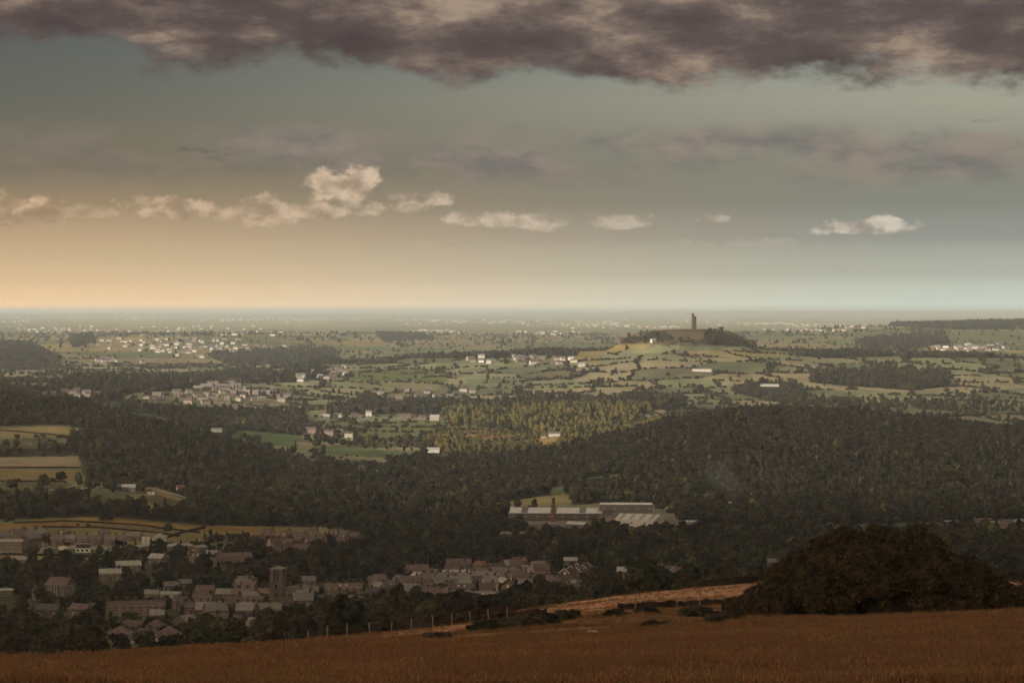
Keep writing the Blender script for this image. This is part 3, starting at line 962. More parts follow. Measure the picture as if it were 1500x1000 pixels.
BUILT = []
def building(pos, L, W, eave, yaw, roof='b', wall='stone', kind='gable', units=1, pitch=34, name='stone_house', detail=2, win='n', clear=55):
    x, Y, z = pos
    root = empty(name, (x, Y, z), R(yaw))
    hip = kind == 'hip'
    rv, rf, rise = roof_data(L, W, eave, R(pitch if kind != 'shed' else 16), hip)
    wv, wf = wall_data(L, W, eave, rise, not hip)
    mesh_obj('wall', pydata('wall', wv, wf, WALL[wall]), root)
    ro = mesh_obj('roof', pydata('roof', rv, rf, ROOF[roof]), root)
    CLEAR.append((x, Y, L / 2 + .5, clear))
    BUILT.append((x, Y, root))
    if detail == 0:
        return root
    def put(me, nm, p, rz=0.0, par=root):
        o = mesh_obj(nm, me, par)
        o.location = p
        o.rotation_euler = (0, 0, rz)
        return o
    if kind == 'terrace':
        n = units
        for i in range(n + 1):
            put(CHIM, 'chimney', (max(-L / 2 + .7, min(L / 2 - .7, -L / 2 + i * L / n)), 0, eave + rise), 0, ro)
    elif kind in ('gable', 'hip') and detail > 1 and name != 'shed':
        put(CHIM, 'chimney', (L / 2 - (.7 if not hip else L * .33), .1, eave + rise), 0, ro)
        if L > 10:
            put(CHIM, 'chimney', (-L / 2 + (.7 if not hip else L * .33), .1, eave + rise), 0, ro)
    nw = max(1, int(L / 3.2))
    floors = [0.9] if eave < 4.2 else [0.9, 3.4]
    if win == 't':
        floors = [1.6]
    if kind != 'shed' or detail > 1:
        for zz in floors:
            for i in range(nw):
                xx = -L / 2 + (i + .5) * L / nw
                if zz == 0.9 and kind != 'shed' and i == nw // 2:
                    put(DOOR, 'door', (xx, -W / 2, .1))
                    continue
                put(WIN[win if kind != 'shed' else 'l'], 'window', (xx, -W / 2, zz))
        if abs(yaw) > 12:
            sx = 1 if yaw < 0 else -1
            for zz in floors:
                put(WIN[win], 'window', (sx * L / 2, 0, zz), R(90))
    return root

ORD = 'first second third fourth fifth sixth seventh eighth ninth tenth eleventh twelfth thirteenth fourteenth fifteenth sixteenth seventeenth eighteenth nineteenth'.split()
for _t, _tt in (('twenty', 'twentieth'), ('thirty', 'thirtieth'), ('forty', 'fortieth'), ('fifty', 'fiftieth'), ('sixty', 'sixtieth'), ('seventy', 'seventieth'), ('eighty', 'eightieth'), ('ninety', 'ninetieth')):
    ORD += [_tt] + [_t + '-' + q for q in ORD[:9]]
RW = {'b': 'brown-roofed', 'g': 'grey-roofed', 'w': 'pale-roofed', 'r': 'red-roofed', 'd': 'dark-roofed'}
WW = {'stone': 'stone', 'brick': 'brick', 'white': 'white', 'cream': 'cream', 'dark': 'dark-walled', 'steel': 'clad'}
KW = {'gable': 'house', 'hip': 'hipped house', 'terrace': 'terrace', 'shed': 'shed'}
VILLAGE = {
    'in the front line above the field edge': [
        (176, 936, 9, 7.5, 2.7, -10, 'b', 'stone', 'hip'), (193, 926, 8, 7, 2.9, 24, 'b', 'stone', 'gable'), (211, 941, 12.5, 8, 2.7, 0, 'b', 'white', 'hip'), (228, 926, 8, 7, 2.8, -15, 'b', 'stone', 'hip'),
        (247, 938, 9, 8, 2.7, 10, 'b', 'white', 'hip'), (272, 923, 9, 6.5, 4.4, 62, 'g', 'stone', 'gable'), (335, 920, 13, 8, 3.2, -20, 'b', 'brick', 'gable'), (381, 925, 10, 7.5, 3.2, -10, 'g', 'stone', 'gable'),
        (421, 927, 10, 7, 3.0, 0, 'g', 'stone', 'gable'), (522, 894, 12, 9, 4.2, -55, 'g', 'stone', 'gable'), (567, 889, 11, 5, 2.6, 0, 'w', 'white', 'hip'), (692, 896, 15, 8, 3.4, -18, 'g', 'white', 'gable'), (712, 893, 8, 7, 3.6, -62, 'b', 'white', 'gable'), (655, 897, 8, 6, 3, 10, 'b', 'stone', 'gable')],
    'among the trees below the school': [
        (70, 904, 12, 8, 4.2, -6, 'd', 'stone', 'gable'), (118, 904, 10, 7, 4.5, -18, 'b', 'stone', 'gable'), (139, 903, 7, 6.5, 4.6, 0, 'g', 'stone', 'gable'), (8, 874, 8, 6, 4, 0, 'w', 'stone', 'shed')],
    'around the long terrace': [
        (198, 903, 30, 8, 5.2, 11, 'b', 'stone', 'terrace', 6), (230, 908, 7, 6, 3, 0, 'g', 'stone', 'gable'), (222, 879, 8, 6, 4, 0, 'g', 'stone', 'gable'), (246, 877, 15, 7, 3.2, -5, 'w', 'white', 'shed'),
        (250, 867, 9, 7, 4, 18, 'g', 'dark', 'gable'), (272, 863, 8, 6, 4, 20, 'g', 'dark', 'gable'), (266, 894, 10, 7, 4.8, -32, 'b', 'stone', 'gable'), (288, 903, 13, 7, 5, 10, 'b', 'stone', 'terrace', 3),
        (300, 888, 9, 7, 4.6, 35, 'g', 'stone', 'gable')],
    'around the square church tower': [
        (314, 904, 9, 8, 4.5, 74, 'g', 'dark', 'gable'), (325, 881, 14, 7.5, 4.5, 0, 'g', 'stone', 'gable'), (348, 893, 10, 7, 4.5, -22, 'b', 'stone', 'gable'), (368, 884, 22, 8, 5.6, 3, 'b', 'stone', 'terrace', 5),
        (379, 906, 22, 8, 4.6, 0, 'g', 'stone', 'terrace', 4), (428, 882, 11, 8, 5, -5, 'b', 'stone', 'gable'), (444, 877, 17, 8, 4.6, 4, 'g', 'stone', 'gable'), (430, 893, 13, 8, 4, 18, 'b', 'stone', 'gable'), (451, 859, 9, 7, 4, 10, 'g', 'stone', 'gable')],
    'in the middle of the village': [
        (503, 874, 22, 8, 5.2, 0, 'b', 'stone', 'terrace', 4), (494, 882, 8, 7, 3.6, 70, 'b', 'stone', 'gable'), (548, 858, 8, 6, 4, 0, 'b', 'stone', 'gable'), (559, 880, 13, 8, 4.2, -8, 'b', 'stone', 'gable'), (556, 871, 8, 7, 5, -48, 'g', 'stone', 'gable'),
        (572, 868, 11, 7, 5, -38, 'b', 'stone', 'gable'), (588, 861, 9, 7, 5.2, -40, 'g', 'dark', 'gable'), (600, 862, 11, 7, 5.2, 14, 'b', 'stone', 'gable'), (614, 856, 9, 7, 5, -35, 'w', 'dark', 'gable'), (617, 879, 11, 8, 4.2, 20, 'b', 'stone', 'gable'),
        (602, 843, 7, 6, 5, 8, 'b', 'stone', 'gable'), (632, 850, 11, 7, 5.2, -30, 'b', 'stone', 'gable'), (628, 868, 8, 7, 5, 0, 'b', 'stone', 'gable')],
    'by the large hipped roofs': [
        (672, 838, 17, 9, 6.0, 0, 'b', 'stone', 'gable'), (668, 848, 18, 8, 4.6, 4, 'w', 'stone', 'shed'), (651, 858, 15, 11, 4.6, 12, 'g', 'stone', 'hip'), (679, 858, 14, 11, 4.6, -8, 'g', 'stone', 'hip'), (676, 873, 15, 8, 4.4, 0, 'b', 'cream', 'gable'),
        (702, 884, 19, 9, 3.6, 6, 'g', 'stone', 'gable'), (706, 839, 12, 8, 5.2, -58, 'r', 'stone', 'gable'), (707, 859, 12, 8, 6.4, 0, 'g', 'dark', 'gable'), (731, 847, 12, 9, 4.2, -42, 'g', 'cream', 'gable')],
    'near the village car park': [
        (739, 863, 9, 7, 4.4, -62, 'w', 'dark', 'gable'), (748, 870, 9, 8, 4.6, 68, 'b', 'brick', 'gable'), (762, 866, 9, 6, 3.6, 0, 'b', 'stone', 'gable'), (754, 849, 8, 7, 4.6, -28, 'g', 'white', 'gable'), (762, 831, 10, 7, 5, 8, 'r', 'stone', 'gable'),
        (772, 843, 8, 7, 4.5, -56, 'g', 'white', 'gable'), (742, 838, 9, 7, 4.5, 25, 'g', 'stone', 'gable'), (801, 858, 21, 8, 3.8, -3, 'b', 'stone', 'gable'), (826, 860, 12, 8, 4.4, 12, 'b', 'stone', 'gable'), (834, 876, 19, 8, 5.2, -2, 'b', 'dark', 'terrace', 4),
        (806, 879, 9, 7, 4.8, 0, 'g', 'dark', 'gable')],
    'with white gable boards beyond the last terrace': [
        (835, 850, 11, 8, 4.8, 52, 'b', 'brick', 'gable'), (844, 846, 11, 8, 4.8, 52, 'b', 'brick', 'gable'), (853, 842, 11, 8, 4.8, 52, 'b', 'brick', 'gable'), (836, 829, 9, 6, 4, 0, 'w', 'stone', 'gable')],
    'in the trees below the factory': [
        (917, 848, 11, 7, 5, 0, 'w', 'dark', 'gable'), (942, 848, 11, 7, 5, 0, 'w', 'dark', 'gable'), (920, 857, 16, 8, 3.4, -6, 'b', 'stone', 'gable'), (959, 843, 11, 7, 5, 0, 'b', 'brick', 'gable'), (976, 845, 9, 7, 4.4, 45, 'b', 'stone', 'gable'),
        (999, 849, 12, 8, 4.4, -52, 'b', 'dark', 'gable'), (1037, 858, 9, 7, 3.4, 0, 'r', 'stone', 'gable'), (992, 816, 8, 7, 5, 20, 'b', 'brick', 'gable'), (884, 816, 9, 7, 5, -20, 'b', 'stone', 'gable'), (1128, 832, 8, 6, 4, 10, 'g', 'stone', 'gable'), (1447, 846, 8, 6, 4, 10, 'b', 'stone', 'gable')],
    'on the slope above the village': [
        (160, 851, 14, 8, 5.2, 16, 'w', 'stone', 'terrace', 3), (187, 839, 17, 8, 5.4, 16, 'w', 'stone', 'terrace', 4), (231, 827, 12, 8, 5, -30, 'w', 'stone', 'gable'), (30, 830, 8, 6, 5, 0, 'w', 'stone', 'gable'), (287, 826, 10, 7, 5, -10, 'b', 'brick', 'gable'),
        (306, 831, 12, 7, 4.5, -8, 'b', 'brick', 'gable'), (343, 824, 25, 8, 4.5, 14, 'b', 'brick', 'terrace', 6)],
    'beside the cricket field': [
        (12, 791, 10, 8, 5, 30, 'g', 'brick', 'gable'), (27, 789, 9, 8, 5, 62, 'g', 'brick', 'gable'), (84, 798, 10.5, 8, 5, 0, 'g', 'brick', 'gable'), (103, 798, 8, 8, 5.4, 0, 'g', 'brick', 'gable'), (121, 798, 8.4, 8, 5, 0, 'g', 'brick', 'gable'),
        (141, 798, 10, 8, 5, 0, 'g', 'brick', 'gable'), (162, 798, 9.2, 8, 5, 0, 'g', 'brick', 'gable'), (178, 798, 5.4, 8, 5.2, 0, 'g', 'brick', 'gable'), (93, 787, 9, 8, 5, 68, 'g', 'brick', 'gable'), (152, 788, 9, 8, 5, 68, 'g', 'brick', 'gable'),
        (196, 792, 13, 8, 4.5, -12, 'g', 'brick', 'gable'), (64, 795, 8, 7, 4.4, 70, 'w', 'brick', 'gable')],
    'in the works beyond the cricket field': [
        (206, 808, 15, 9, 4.2, 62, 'w', 'brick', 'shed'), (228, 808, 15, 9, 4.2, 62, 'w', 'brick', 'shed'), (248, 808, 15, 9, 4.4, 62, 'w', 'brick', 'shed'), (268, 808, 15, 9, 4.4, 62, 'w', 'brick', 'shed'), (290, 809, 13, 9, 4, 62, 'w', 'brick', 'shed'),
        (312, 814, 10, 6, 3, 0, 'w', 'white', 'shed')],
    'in the new brick estate': [
        (378, 798, 10, 8, 5, 40, 'b', 'brick', 'gable'), (393, 788, 10, 8, 5, -35, 'b', 'brick', 'gable'), (402, 802, 10, 8, 5, 30, 'b', 'brick', 'gable'), (412, 812, 11, 8, 5, 0, 'b', 'brick', 'gable'), (420, 790, 10, 8, 5, 60, 'b', 'brick', 'gable'), (424, 803, 10, 8, 5, -40, 'b', 'brick', 'gable'),
        (440, 812, 12, 8, 5, 5, 'b', 'brick', 'gable'), (440, 793, 11, 8, 5, -30, 'b', 'brick', 'gable'), (456, 800, 10, 8, 5, 40, 'b', 'brick', 'gable'), (458, 787, 10, 8, 5, 10, 'b', 'brick', 'gable'), (472, 796, 10, 8, 5, -50, 'b', 'brick', 'gable'), (489, 790, 10, 8, 5, 0, 'b', 'brick', 'gable'),
        (487, 801, 10, 8, 5, 30, 'b', 'brick', 'gable'), (503, 796, 10, 8, 5, -35, 'b', 'brick', 'gable'), (518, 793, 12, 8, 5, -28, 'b', 'brick', 'gable')],
}
for where, hs in VILLAGE.items():
    hs = sorted(hs)
    for i, hspec in enumerate(hs):
        px, py, L, W, eave, yaw, roof, wall, kind = hspec[:9]
        units = hspec[9] if len(hspec) > 9 else 1
        nm = {'terrace': 'terraced_row', 'shed': 'shed', 'hip': 'hipped_house'}.get(kind, 'house')
        L, W, eave = L * .84, W * .86, eave * .92
        p = hit(px, py, 600)
        o = building(p, L, W, eave, yaw, roof, wall, kind, units, name=nm, clear=(230 if p[1] < 960 else 110) if p[1] < 1600 else 75)
        n = len(hs)
        place = ORD[i] + ' from the left'
        tag(o, f'{RW[roof]} {WW[wall]} {KW[kind]} {where}, {place}', 'building' if kind in ('shed', 'terrace') else 'house', 'buildings ' + where)
        if px == 211:
            s_ = mesh_obj('solar_panel', SOLAR, o)
            s_.location = (-.8, -2.6, 4.0)
            s_.rotation_euler = (R(-56), 0, 0)
        if where.startswith('with white gable') or px in (999, 314):
            rv, rf, rise = roof_data(L, W, eave, R(34), False)
            for sx in (-1, 1):
                for sy in (-1, 1):
                    a = Vector((sx * (L / 2 + .42), sy * (W / 2 + .4), eave - .35))
                    b = Vector((sx * (L / 2 + .42), 0, eave + rise - .02))
                    q = [a, b, b + Vector((0, 0, .38)), a + Vector((0, 0, .38))]
                    v = [tuple(k) for k in q] + [tuple(k + Vector((sx * .06, 0, 0))) for k in q]
                    mesh_obj('gable_board', pydata('gable_board', v, [(0, 1, 2, 3), (7, 6, 5, 4), (0, 4, 5, 1), (1, 5, 6, 2), (2, 6, 7, 3), (3, 7, 4, 0)], m_white), o)
        if px in (287, 676, 702, 489, 503):
            for k in range(2):
                s_ = mesh_obj('rooflight', ROOFLIGHT, o)
                s_.location = (-1.5 + 3 * k, -W / 4, eave + W / 4 * math.tan(R(34)) + .02)
                s_.rotation_euler = (R(34), 0, 0)

# single buildings across the valley, each told by its own look
SINGLE = [
    (178, 719, 9, 8, 4.6, 0, 'b', 'stone', 'gable', 'brown stone farmhouse half hidden by a dark tree on the wooded hillside'),
    (188, 720, 15, 8, 5.2, 6, 'w', 'stone', 'gable', 'long pale roofed stone farmhouse at the foot of the wooded hillside'),
    (221, 724, 7, 4, 2.6, 0, 'w', 'white', 'shed', 'small white shed beside the farm paddocks'),
    (40, 650, 13, 6, 3, 0, 'd', 'dark', 'shed', 'dark barn in the upper pasture on the far slope'),
    (264, 718, 9, 7, 4, 30, 'r', 'stone', 'gable', 'red roofed cottage in the bushes right of the farm'),
    (317, 633, 20, 9, 6, 0, 'w', 'white', 'shed', 'white works building in a gap of the wooded hill'),
    (455, 635, 20, 9, 9, -6, 'b', 'brick', 'terrace', 'tall brick terrace above the green valley field, left of two more'),
    (482, 638, 18, 9, 8, -10, 'b', 'brick', 'terrace', 'brick terrace between the tall terrace and the white gabled one'),
    (511, 641, 15, 9, 8, -6, 'b', 'cream', 'terrace', 'terrace with pale gable at the end of the three brick terraces'),
    (478, 614, 13, 9, 7, 0, 'w', 'stone', 'gable', 'square pale villa on the left of the ridge buildings'),
    (495, 612, 15, 9, 7, 0, 'g', 'white', 'gable', 'white house with dark windows on the valley ridge'),
    (520, 612, 16, 9, 7, 12, 'b', 'stone', 'gable', 'brown roofed house between the two white ridge houses'),
    (540, 609, 12, 9, 8, 0, 'g', 'white', 'gable', 'bright white block at the top of the valley ridge'),
    (534, 618, 18, 9, 5, 10, 'g', 'stone', 'gable', 'grey roofed hall below the bright white block'),
    (592, 614, 28, 11, 8, 0, 'b', 'stone', 'terrace', 'long stone mill with rows of windows on the ridge'),
    (618, 614, 16, 9, 5, 0, 'b', 'stone', 'gable', 'low stone range between the mill and the cream hall'),
    (637, 616, 19, 12, 7, -8, 'w', 'cream', 'gable', 'cream hall with pale roof at the end of the ridge'),
    (635, 663, 20, 8, 6, 0, 'w', 'white', 'gable', 'white house alone among dark trees in the mid valley'),
    (529, 689, 10, 8, 5, -40, 'w', 'white', 'gable', 'white gabled cottage in the wooded valley bottom'),
    (548, 692, 12, 6, 3, 0, 'w', 'white', 'shed', 'low white shed near the white gabled cottage'),
    (629, 748, 7, 6, 3.4, 20, 'd', 'white', 'gable', 'tiny white walled cottage at the left tip of the long meadow'),
    (812, 639, 21, 9, 5.5, 0, 'b', 'white', 'terrace', 'sunlit white row of cottages under the golden trees'),
    (797, 642, 9, 7, 4, 0, 'b', 'cream', 'gable', 'small cream outbuilding beside the sunlit white cottages'),
    (1061, 741, 15, 8, 3.6, 8, 'w', 'steel', 'shed', 'pale roof alone at the foot of the wooded hill'),
    (1394, 770, 12, 8, 4, 0, 'w', 'brick', 'shed', 'small pale roofed shed left of the yard at the wood edge'),
    (1440, 768, 16, 8, 5, 0, 'b', 'brick', 'shed', 'red brown shed at the back of the yard'),
    (1451, 773, 14, 9, 4.6, 50, 'w', 'dark', 'shed', 'dark walled shed with striped pale roof in the yard'),
    (1480, 771, 17, 8, 5.6, 0, 'b', 'brick', 'shed', 'boxy brown warehouse in the yard'),
    (1502, 774, 16, 12, 6.5, -40, 'w', 'brick', 'shed', 'grey roofed brown warehouse cut by the picture edge'),
    (1028, 544, 46, 12, 5, 0, 'w', 'white', 'shed', 'long white poultry shed in the fields below the hill tower'),
    (1127, 566, 44, 12, 4, 0, 'w', 'white', 'shed', 'low white barn at the top of the copse'),
    (852, 537, 16, 10, 6, 0, 'w', 'white', 'gable', 'white farmhouse at the end of the hamlet under the hill'),
    (957, 503, 13, 9, 6, 30, 'w', 'white', 'gable', 'white house on the shoulder of the castle hill'),
]
for sp in SINGLE:
    px, py, L, W, eave, yaw, roof, wall, kind, lab = sp
    L, W, eave = L * .82, W * .85, eave * .82
    p = hit(px, py, 1500)
    nm = 'shed' if kind == 'shed' else ('terraced_row' if kind == 'terrace' else 'house')
    o = building(p, L, W, eave, yaw, roof, wall, kind, max(2, int(L / 6)), name=nm, detail=2 if p[1] < 4200 else 1, clear=150 if p[1] > 2500 else 90)
    tag(o, lab, 'house' if kind in ('gable',) else 'building')

# housing estates on the far slopes
def estate(poly, n, label, group, y0, sizes=(9, 15), walls=('cream', 'stone', 'white'), seed=1, rows=None, clear=70, fill=False):
    rng = random.Random(seed)
    xs, ys = [p[0] for p in poly], [p[1] for p in poly]
    done, guard = [], 0
    while len(done) < n and guard < n * 60:
        guard += 1
        px, py = rng.uniform(min(xs), max(xs)), rng.uniform(min(ys), max(ys))
        if rows:
            py = min(ys) + round((py - min(ys)) / rows) * rows + (px - xs[0]) * .012
        if not bool(inpoly(np.array([px]), np.array([py]), poly)[0]):
            continue
        if fill and abs(px - 407) < 26:
            continue
        p = hit(px, py, y0)
        L = rng.uniform(*sizes)
        if any(abs(p[0] - q[0]) < (L + q[2]) / 2 + 1.5 and abs(p[1] - q[1]) < 13 for q in done) or (fill and any(abs(p[0] - q[0]) < 12 and abs(p[1] - q[1]) < 10 for q in BUILT)):
            continue
        done.append((p[0], p[1], L))
        wl = rng.choice(walls)
        o = building(p, L, rng.uniform(7, 9), rng.uniform(4.6, 6.4), rng.uniform(-28, 28), rng.choice('bbgg'), wl, 'gable', name='house', detail=2 if fill else (1 if p[1] < 5200 else 0), clear=clear)
        tag(o, label, 'house', group)

estate([(205, 583), (330, 566), (420, 574), (430, 588), (340, 592), (215, 594)], 40, 'small stone house in the dense estate on the far valley side', 'houses of the far valley estate', 4000, walls=('stone', 'cream', 'brick'), seed=3, rows=5)
estate([(295, 566), (345, 560), (345, 572), (297, 574)], 12, 'long stone house row at the top of the far valley estate', 'upper rows of the far valley estate', 4000, sizes=(18, 26), walls=('stone',), seed=8, rows=4)
estate([(432, 552), (505, 538), (520, 548), (500, 556), (440, 560)], 18, 'small house in the hamlet along the wooded ridge', 'houses on the wooded ridge', 4300, seed=4)
estate([(540, 576), (590, 568), (700, 574), (690, 585), (550, 588)], 11, 'stone house in the hollow below the pale fields', 'houses in the hollow', 4200, walls=('stone', 'brick', 'cream'), seed=5)
estate([(672, 526), (740, 522), (850, 526), (850, 535), (690, 533)], 24, 'pale stone house in the hamlet under the castle hill', 'houses of the hill hamlet', 5000, sizes=(9, 18), seed=6)
estate([(135, 500), (200, 492), (330, 493), (420, 505), (430, 520), (300, 528), (200, 515)], 44, 'tiny pale house in the hillside suburb under the far ridge', 'houses of the hillside suburb', 6200, sizes=(12, 20), walls=('cream', 'stone', 'brick'), seed=7, rows=4)
estate([(315, 486), (415, 486), (415, 492), (315, 492)], 14, 'bright sunlit house in the distant terrace cluster', 'sunlit distant terraces', 7500, sizes=(20, 32), walls=('white', 'cream'), seed=9)
estate([(1370, 505), (1470, 504), (1475, 514), (1375, 514)], 16, 'small pale house in the hamlet on the far right slope', 'houses on the far right slope', 5900, sizes=(12, 22), walls=('white', 'cream'), seed=10)
estate([(60, 575), (160, 572), (160, 582), (60, 584)], 10, 'pale house half hidden at the foot of the wooded ridge', 'houses at the ridge foot', 4000, walls=('cream', 'stone'), seed=12)
estate([(135, 527), (210, 526), (210, 533), (135, 533)], 8, 'low pale farm building in the open fields of the far hillside', 'far hillside farm buildings', 5800, sizes=(12, 24), walls=('white', 'cream'), seed=13)

estate([(262, 886), (330, 866), (440, 862), (470, 880), (430, 912), (300, 918)], 16, 'small brown house crowded between the terraces near the church tower', 'infill houses near the church tower', 800, sizes=(6.5, 9), walls=('stone', 'dark', 'brick'), seed=21, clear=60, fill=True)
estate([(540, 862), (640, 842), (780, 836), (870, 850), (850, 880), (720, 888), (600, 886)], 26, 'small brown house crowded into the middle of the village', 'infill houses in the middle village', 800, sizes=(6.5, 9), walls=('stone', 'dark', 'cream', 'brick'), seed=22, clear=60, fill=True)
estate([(0, 795), (60, 790), (66, 800), (0, 802)], 4, 'small brick house behind the brown hall and chapel', 'infill houses by the chapel', 1300, sizes=(8, 10), walls=('brick',), seed=23, clear=60, fill=True)

# ------------------------------------------------------------------ landmarks
def landmark(name, pos, rz=0.0):
    CLEAR.append((pos[0], pos[1], 8, 60))
    return empty(name, (pos[0], pos[1], pos[2]), R(rz))

def part(mb, name, root, mat, smooth=False):
    return mesh_obj(name, mb.mesh(name, mat, smooth), root)

def tower_hill():
    p = at(1017, 5540)
    p = (p[0], p[1], p[2] - .5)
    CLEAR.append((p[0], p[1], 20, 70))
    r = landmark('hill_tower', p, 8)
    r.scale = (.82, .82, .98)
    m = principled('dark_tower_stone', (.13, .085, .062), .9, .2, .3, .15)
    b = MB().add(*taper_box(5.4, 5.4, 4.6, 4.6, 0, 28.5))
    part(b, 'shaft', r, m)
    part(MB().box(-5.2, 5.2, -5.2, 5.2, 28.5, 30.0).box(-5.2, -3.2, -5.2, -4.6, 30, 31.2).box(-1, 1, -5.2, -4.6, 30, 31.2).box(3.2, 5.2, -5.2, -4.6, 30, 31.2), 'parapet', r, m)
    part(MB().add(*taper_box(3.2, 3.2, 2.9, 2.9, 0, 35.5, -4.6, -3.4)).box(-7.9, -1.2, -6.7, -.1, 35.5, 37.0), 'stair_turret', r, m)
    part(MB().box(-7.5, 7.5, -7.5, 7.5, -3, 2.2), 'plinth', r, m)
    for zz in (9, 17, 24):
        part(MB().box(-.6, .6, -5.6, -5.0, zz, zz + 2.6), 'window', r, m_glass)
    tag(r, 'tall dark stone tower with corner turret on top of the castle hill', 'tower')

def taper_box(ax, ay, bx, by, z0, z1, cx=0.0, cy=0.0):
    v = [(cx - ax, cy - ay, z0), (cx + ax, cy - ay, z0), (cx + ax, cy + ay, z0), (cx - ax, cy + ay, z0), (cx - bx, cy - by, z1), (cx + bx, cy - by, z1), (cx + bx, cy + by, z1), (cx - bx, cy + by, z1)]
    return v, [(0, 3, 2, 1), (4, 5, 6, 7), (0, 1, 5, 4), (1, 2, 6, 5), (2, 3, 7, 6), (3, 0, 4, 7)]
tower_hill()

def church_tower():
    p = hit(407, 889, 600)
    r = landmark('church_tower', p, -14)
    r.scale = (1.08, 1.08, 1.16)
    m = WALL['stone']
    part(MB().box(-2.6, 2.6, -2.6, 2.6, -3, 10.2), 'tower_base', r, m)
    s = MB()
    for sx in (-1, 1):
        for sy in (-1, 1):
            s.box(sx * 1.9 - .7, sx * 1.9 + .7, sy * 1.9 - .7, sy * 1.9 + .7, 10.2, 14.6)
    s.box(-.35, .35, -2.5, -1.9, 10.2, 14.6).box(1.9, 2.5, -.35, .35, 10.2, 14.6).box(-2.5, -1.9, -.35, .35, 10.2, 14.6).box(-.35, .35, 1.9, 2.5, 10.2, 14.6)
    part(s, 'belfry', r, m)
    part(MB().box(-1.6, 1.6, -1.6, 1.6, 10.2, 14.6), 'louvre', r, WALL['dark'])
    part(MB().box(-3.1, 3.1, -3.1, 3.1, 14.6, 15.3), 'cornice', r, m)
    roofp = mesh_obj('roof', pydata('roof', [(-2.9, -2.9, 15.3), (2.9, -2.9, 15.3), (2.9, 2.9, 15.3), (-2.9, 2.9, 15.3), (0, 0, 16.3)], [(0, 1, 4), (1, 2, 4), (2, 3, 4), (3, 0, 4)], ROOF['g']), r)
    for zz in (4, 7.2):
        part(MB().box(-.5, .5, -2.7, -2.55, zz, zz + 1.9), 'window', r, m_glass)
    tag(r, 'square stone church tower with open belfry rising over the terraces', 'church tower', None)
church_tower()

def school():
    p = hit(88, 879, 600)
    o = building(p, 12, 9, 8.2, -24, 'b', 'stone', 'gable', name='school', win='t', pitch=38, clear=70)
    for xx in (-3.6, 0, 3.6):
        w_ = mesh_obj('window', WIN['t'], o)
        w_.location = (xx, -4.5, 4.6)
    for yy in (-2.6, 0, 2.6):
        w_ = mesh_obj('window', WIN['t'], o)
        w_.location = (6.0, yy, 4.2)
        w_.rotation_euler = (0, 0, R(90))
    wv, wf = wall_data(10, 7, 4.5, 2.6, True)
    wing = mesh_obj('wing', pydata('wing', wv, wf, WALL['stone']), o, loc=(-9, -1, 0))
    rv, rf, _ = roof_data(10, 7, 4.5, R(36), False)
    mesh_obj('roof', pydata('roof', rv, rf, ROOF['b']), wing)
    tag(o, 'tall stone school with narrow high windows standing among dark trees', 'school')
school()

def chapel():
    p = hit(43, 804, 900)
    r = building(p, 15, 8, 8, 66, 'g', 'stone', 'gable', name='chapel', pitch=48, clear=80)
    part(MB().box(-8.3, -7.4, -1.0, 1.0, 12, 16).box(-8.0, -7.7, -.15, .15, 16, 19), 'bellcote', r, WALL['stone'])
    part(MB().box(-7.62, -7.48, -1.4, 1.4, 3.4, 8.6), 'window', r, m_glass)
    tag(r, 'stone chapel with tall gable and bellcote beside parked cars', 'chapel')
    p = hit(15, 807, 900)
    r = building(p, 17, 10, 6.6, 0, 'w', 'brick', 'shed', name='hall', clear=80)
    tag(r, 'flat brown brick hall with pale roof beside the chapel', 'hall')
    p = hit(233, 793, 900)
    r = building(p, 9, 9, 3.2, 0, 'w', 'white', 'hip', name='barn', clear=50, detail=1)
    tag(r, 'white hip-roofed barn next to the two silos', 'barn')
chapel()

for i, (px, py) in enumerate(((210.0, 797), (216.6, 797))):
    p = hit(px, py, 900)
    r = landmark('silo', p)
    part(MB().cyl(1.35, 1.35, -1, 5.2, 16), 'drum', r, m_white, False)
    part(MB().cyl(1.4, .25, 5.2, 6.1, 16), 'cap', r, m_metal)
    tag(r, ('left' if i == 0 else 'right') + ' one of two small white silos behind the sheds', 'silo', 'pair of white silos')

p = hit(121, 809, 900)
pv_ = landmark('cricket_pavilion', p)
part(MB().box(-4.6, 4.6, -2.5, 2.5, -1, 3.0), 'wall', pv_, m_white)
part(MB().box(-5.2, 5.2, -3.1, 3.1, 5.4, 5.9), 'roof', pv_, m_metal)
part(MB().box(-4.6, 4.6, -2.5, 2.5, 3.0, 3.2).box(-4.4, 4.4, -1.6, 2.4, 3.2, 5.4), 'upper_storey', pv_, WALL['dark'])
for sx in (-3, 0, 3):
    part(MB().box(sx - .9, sx + .9, -2.58, -2.5, .9, 2.2), 'window', pv_, m_glass)
tag(pv_, 'white cricket pavilion with dark upper storey on the boundary', 'pavilion')
p = hit(91, 811, 900)
ss = landmark('sight_screen', p)
part(MB().box(-3, 3, -.1, .1, .6, 5.0), 'screen', ss, m_white)
for sx in (-2.4, 2.4):
    part(MB().box(sx - .12, sx + .12, -.7, .9, -.4, 5.0), 'frame', ss, m_metal)
tag(ss, 'white cricket sight screen standing on the grass', 'sight screen')

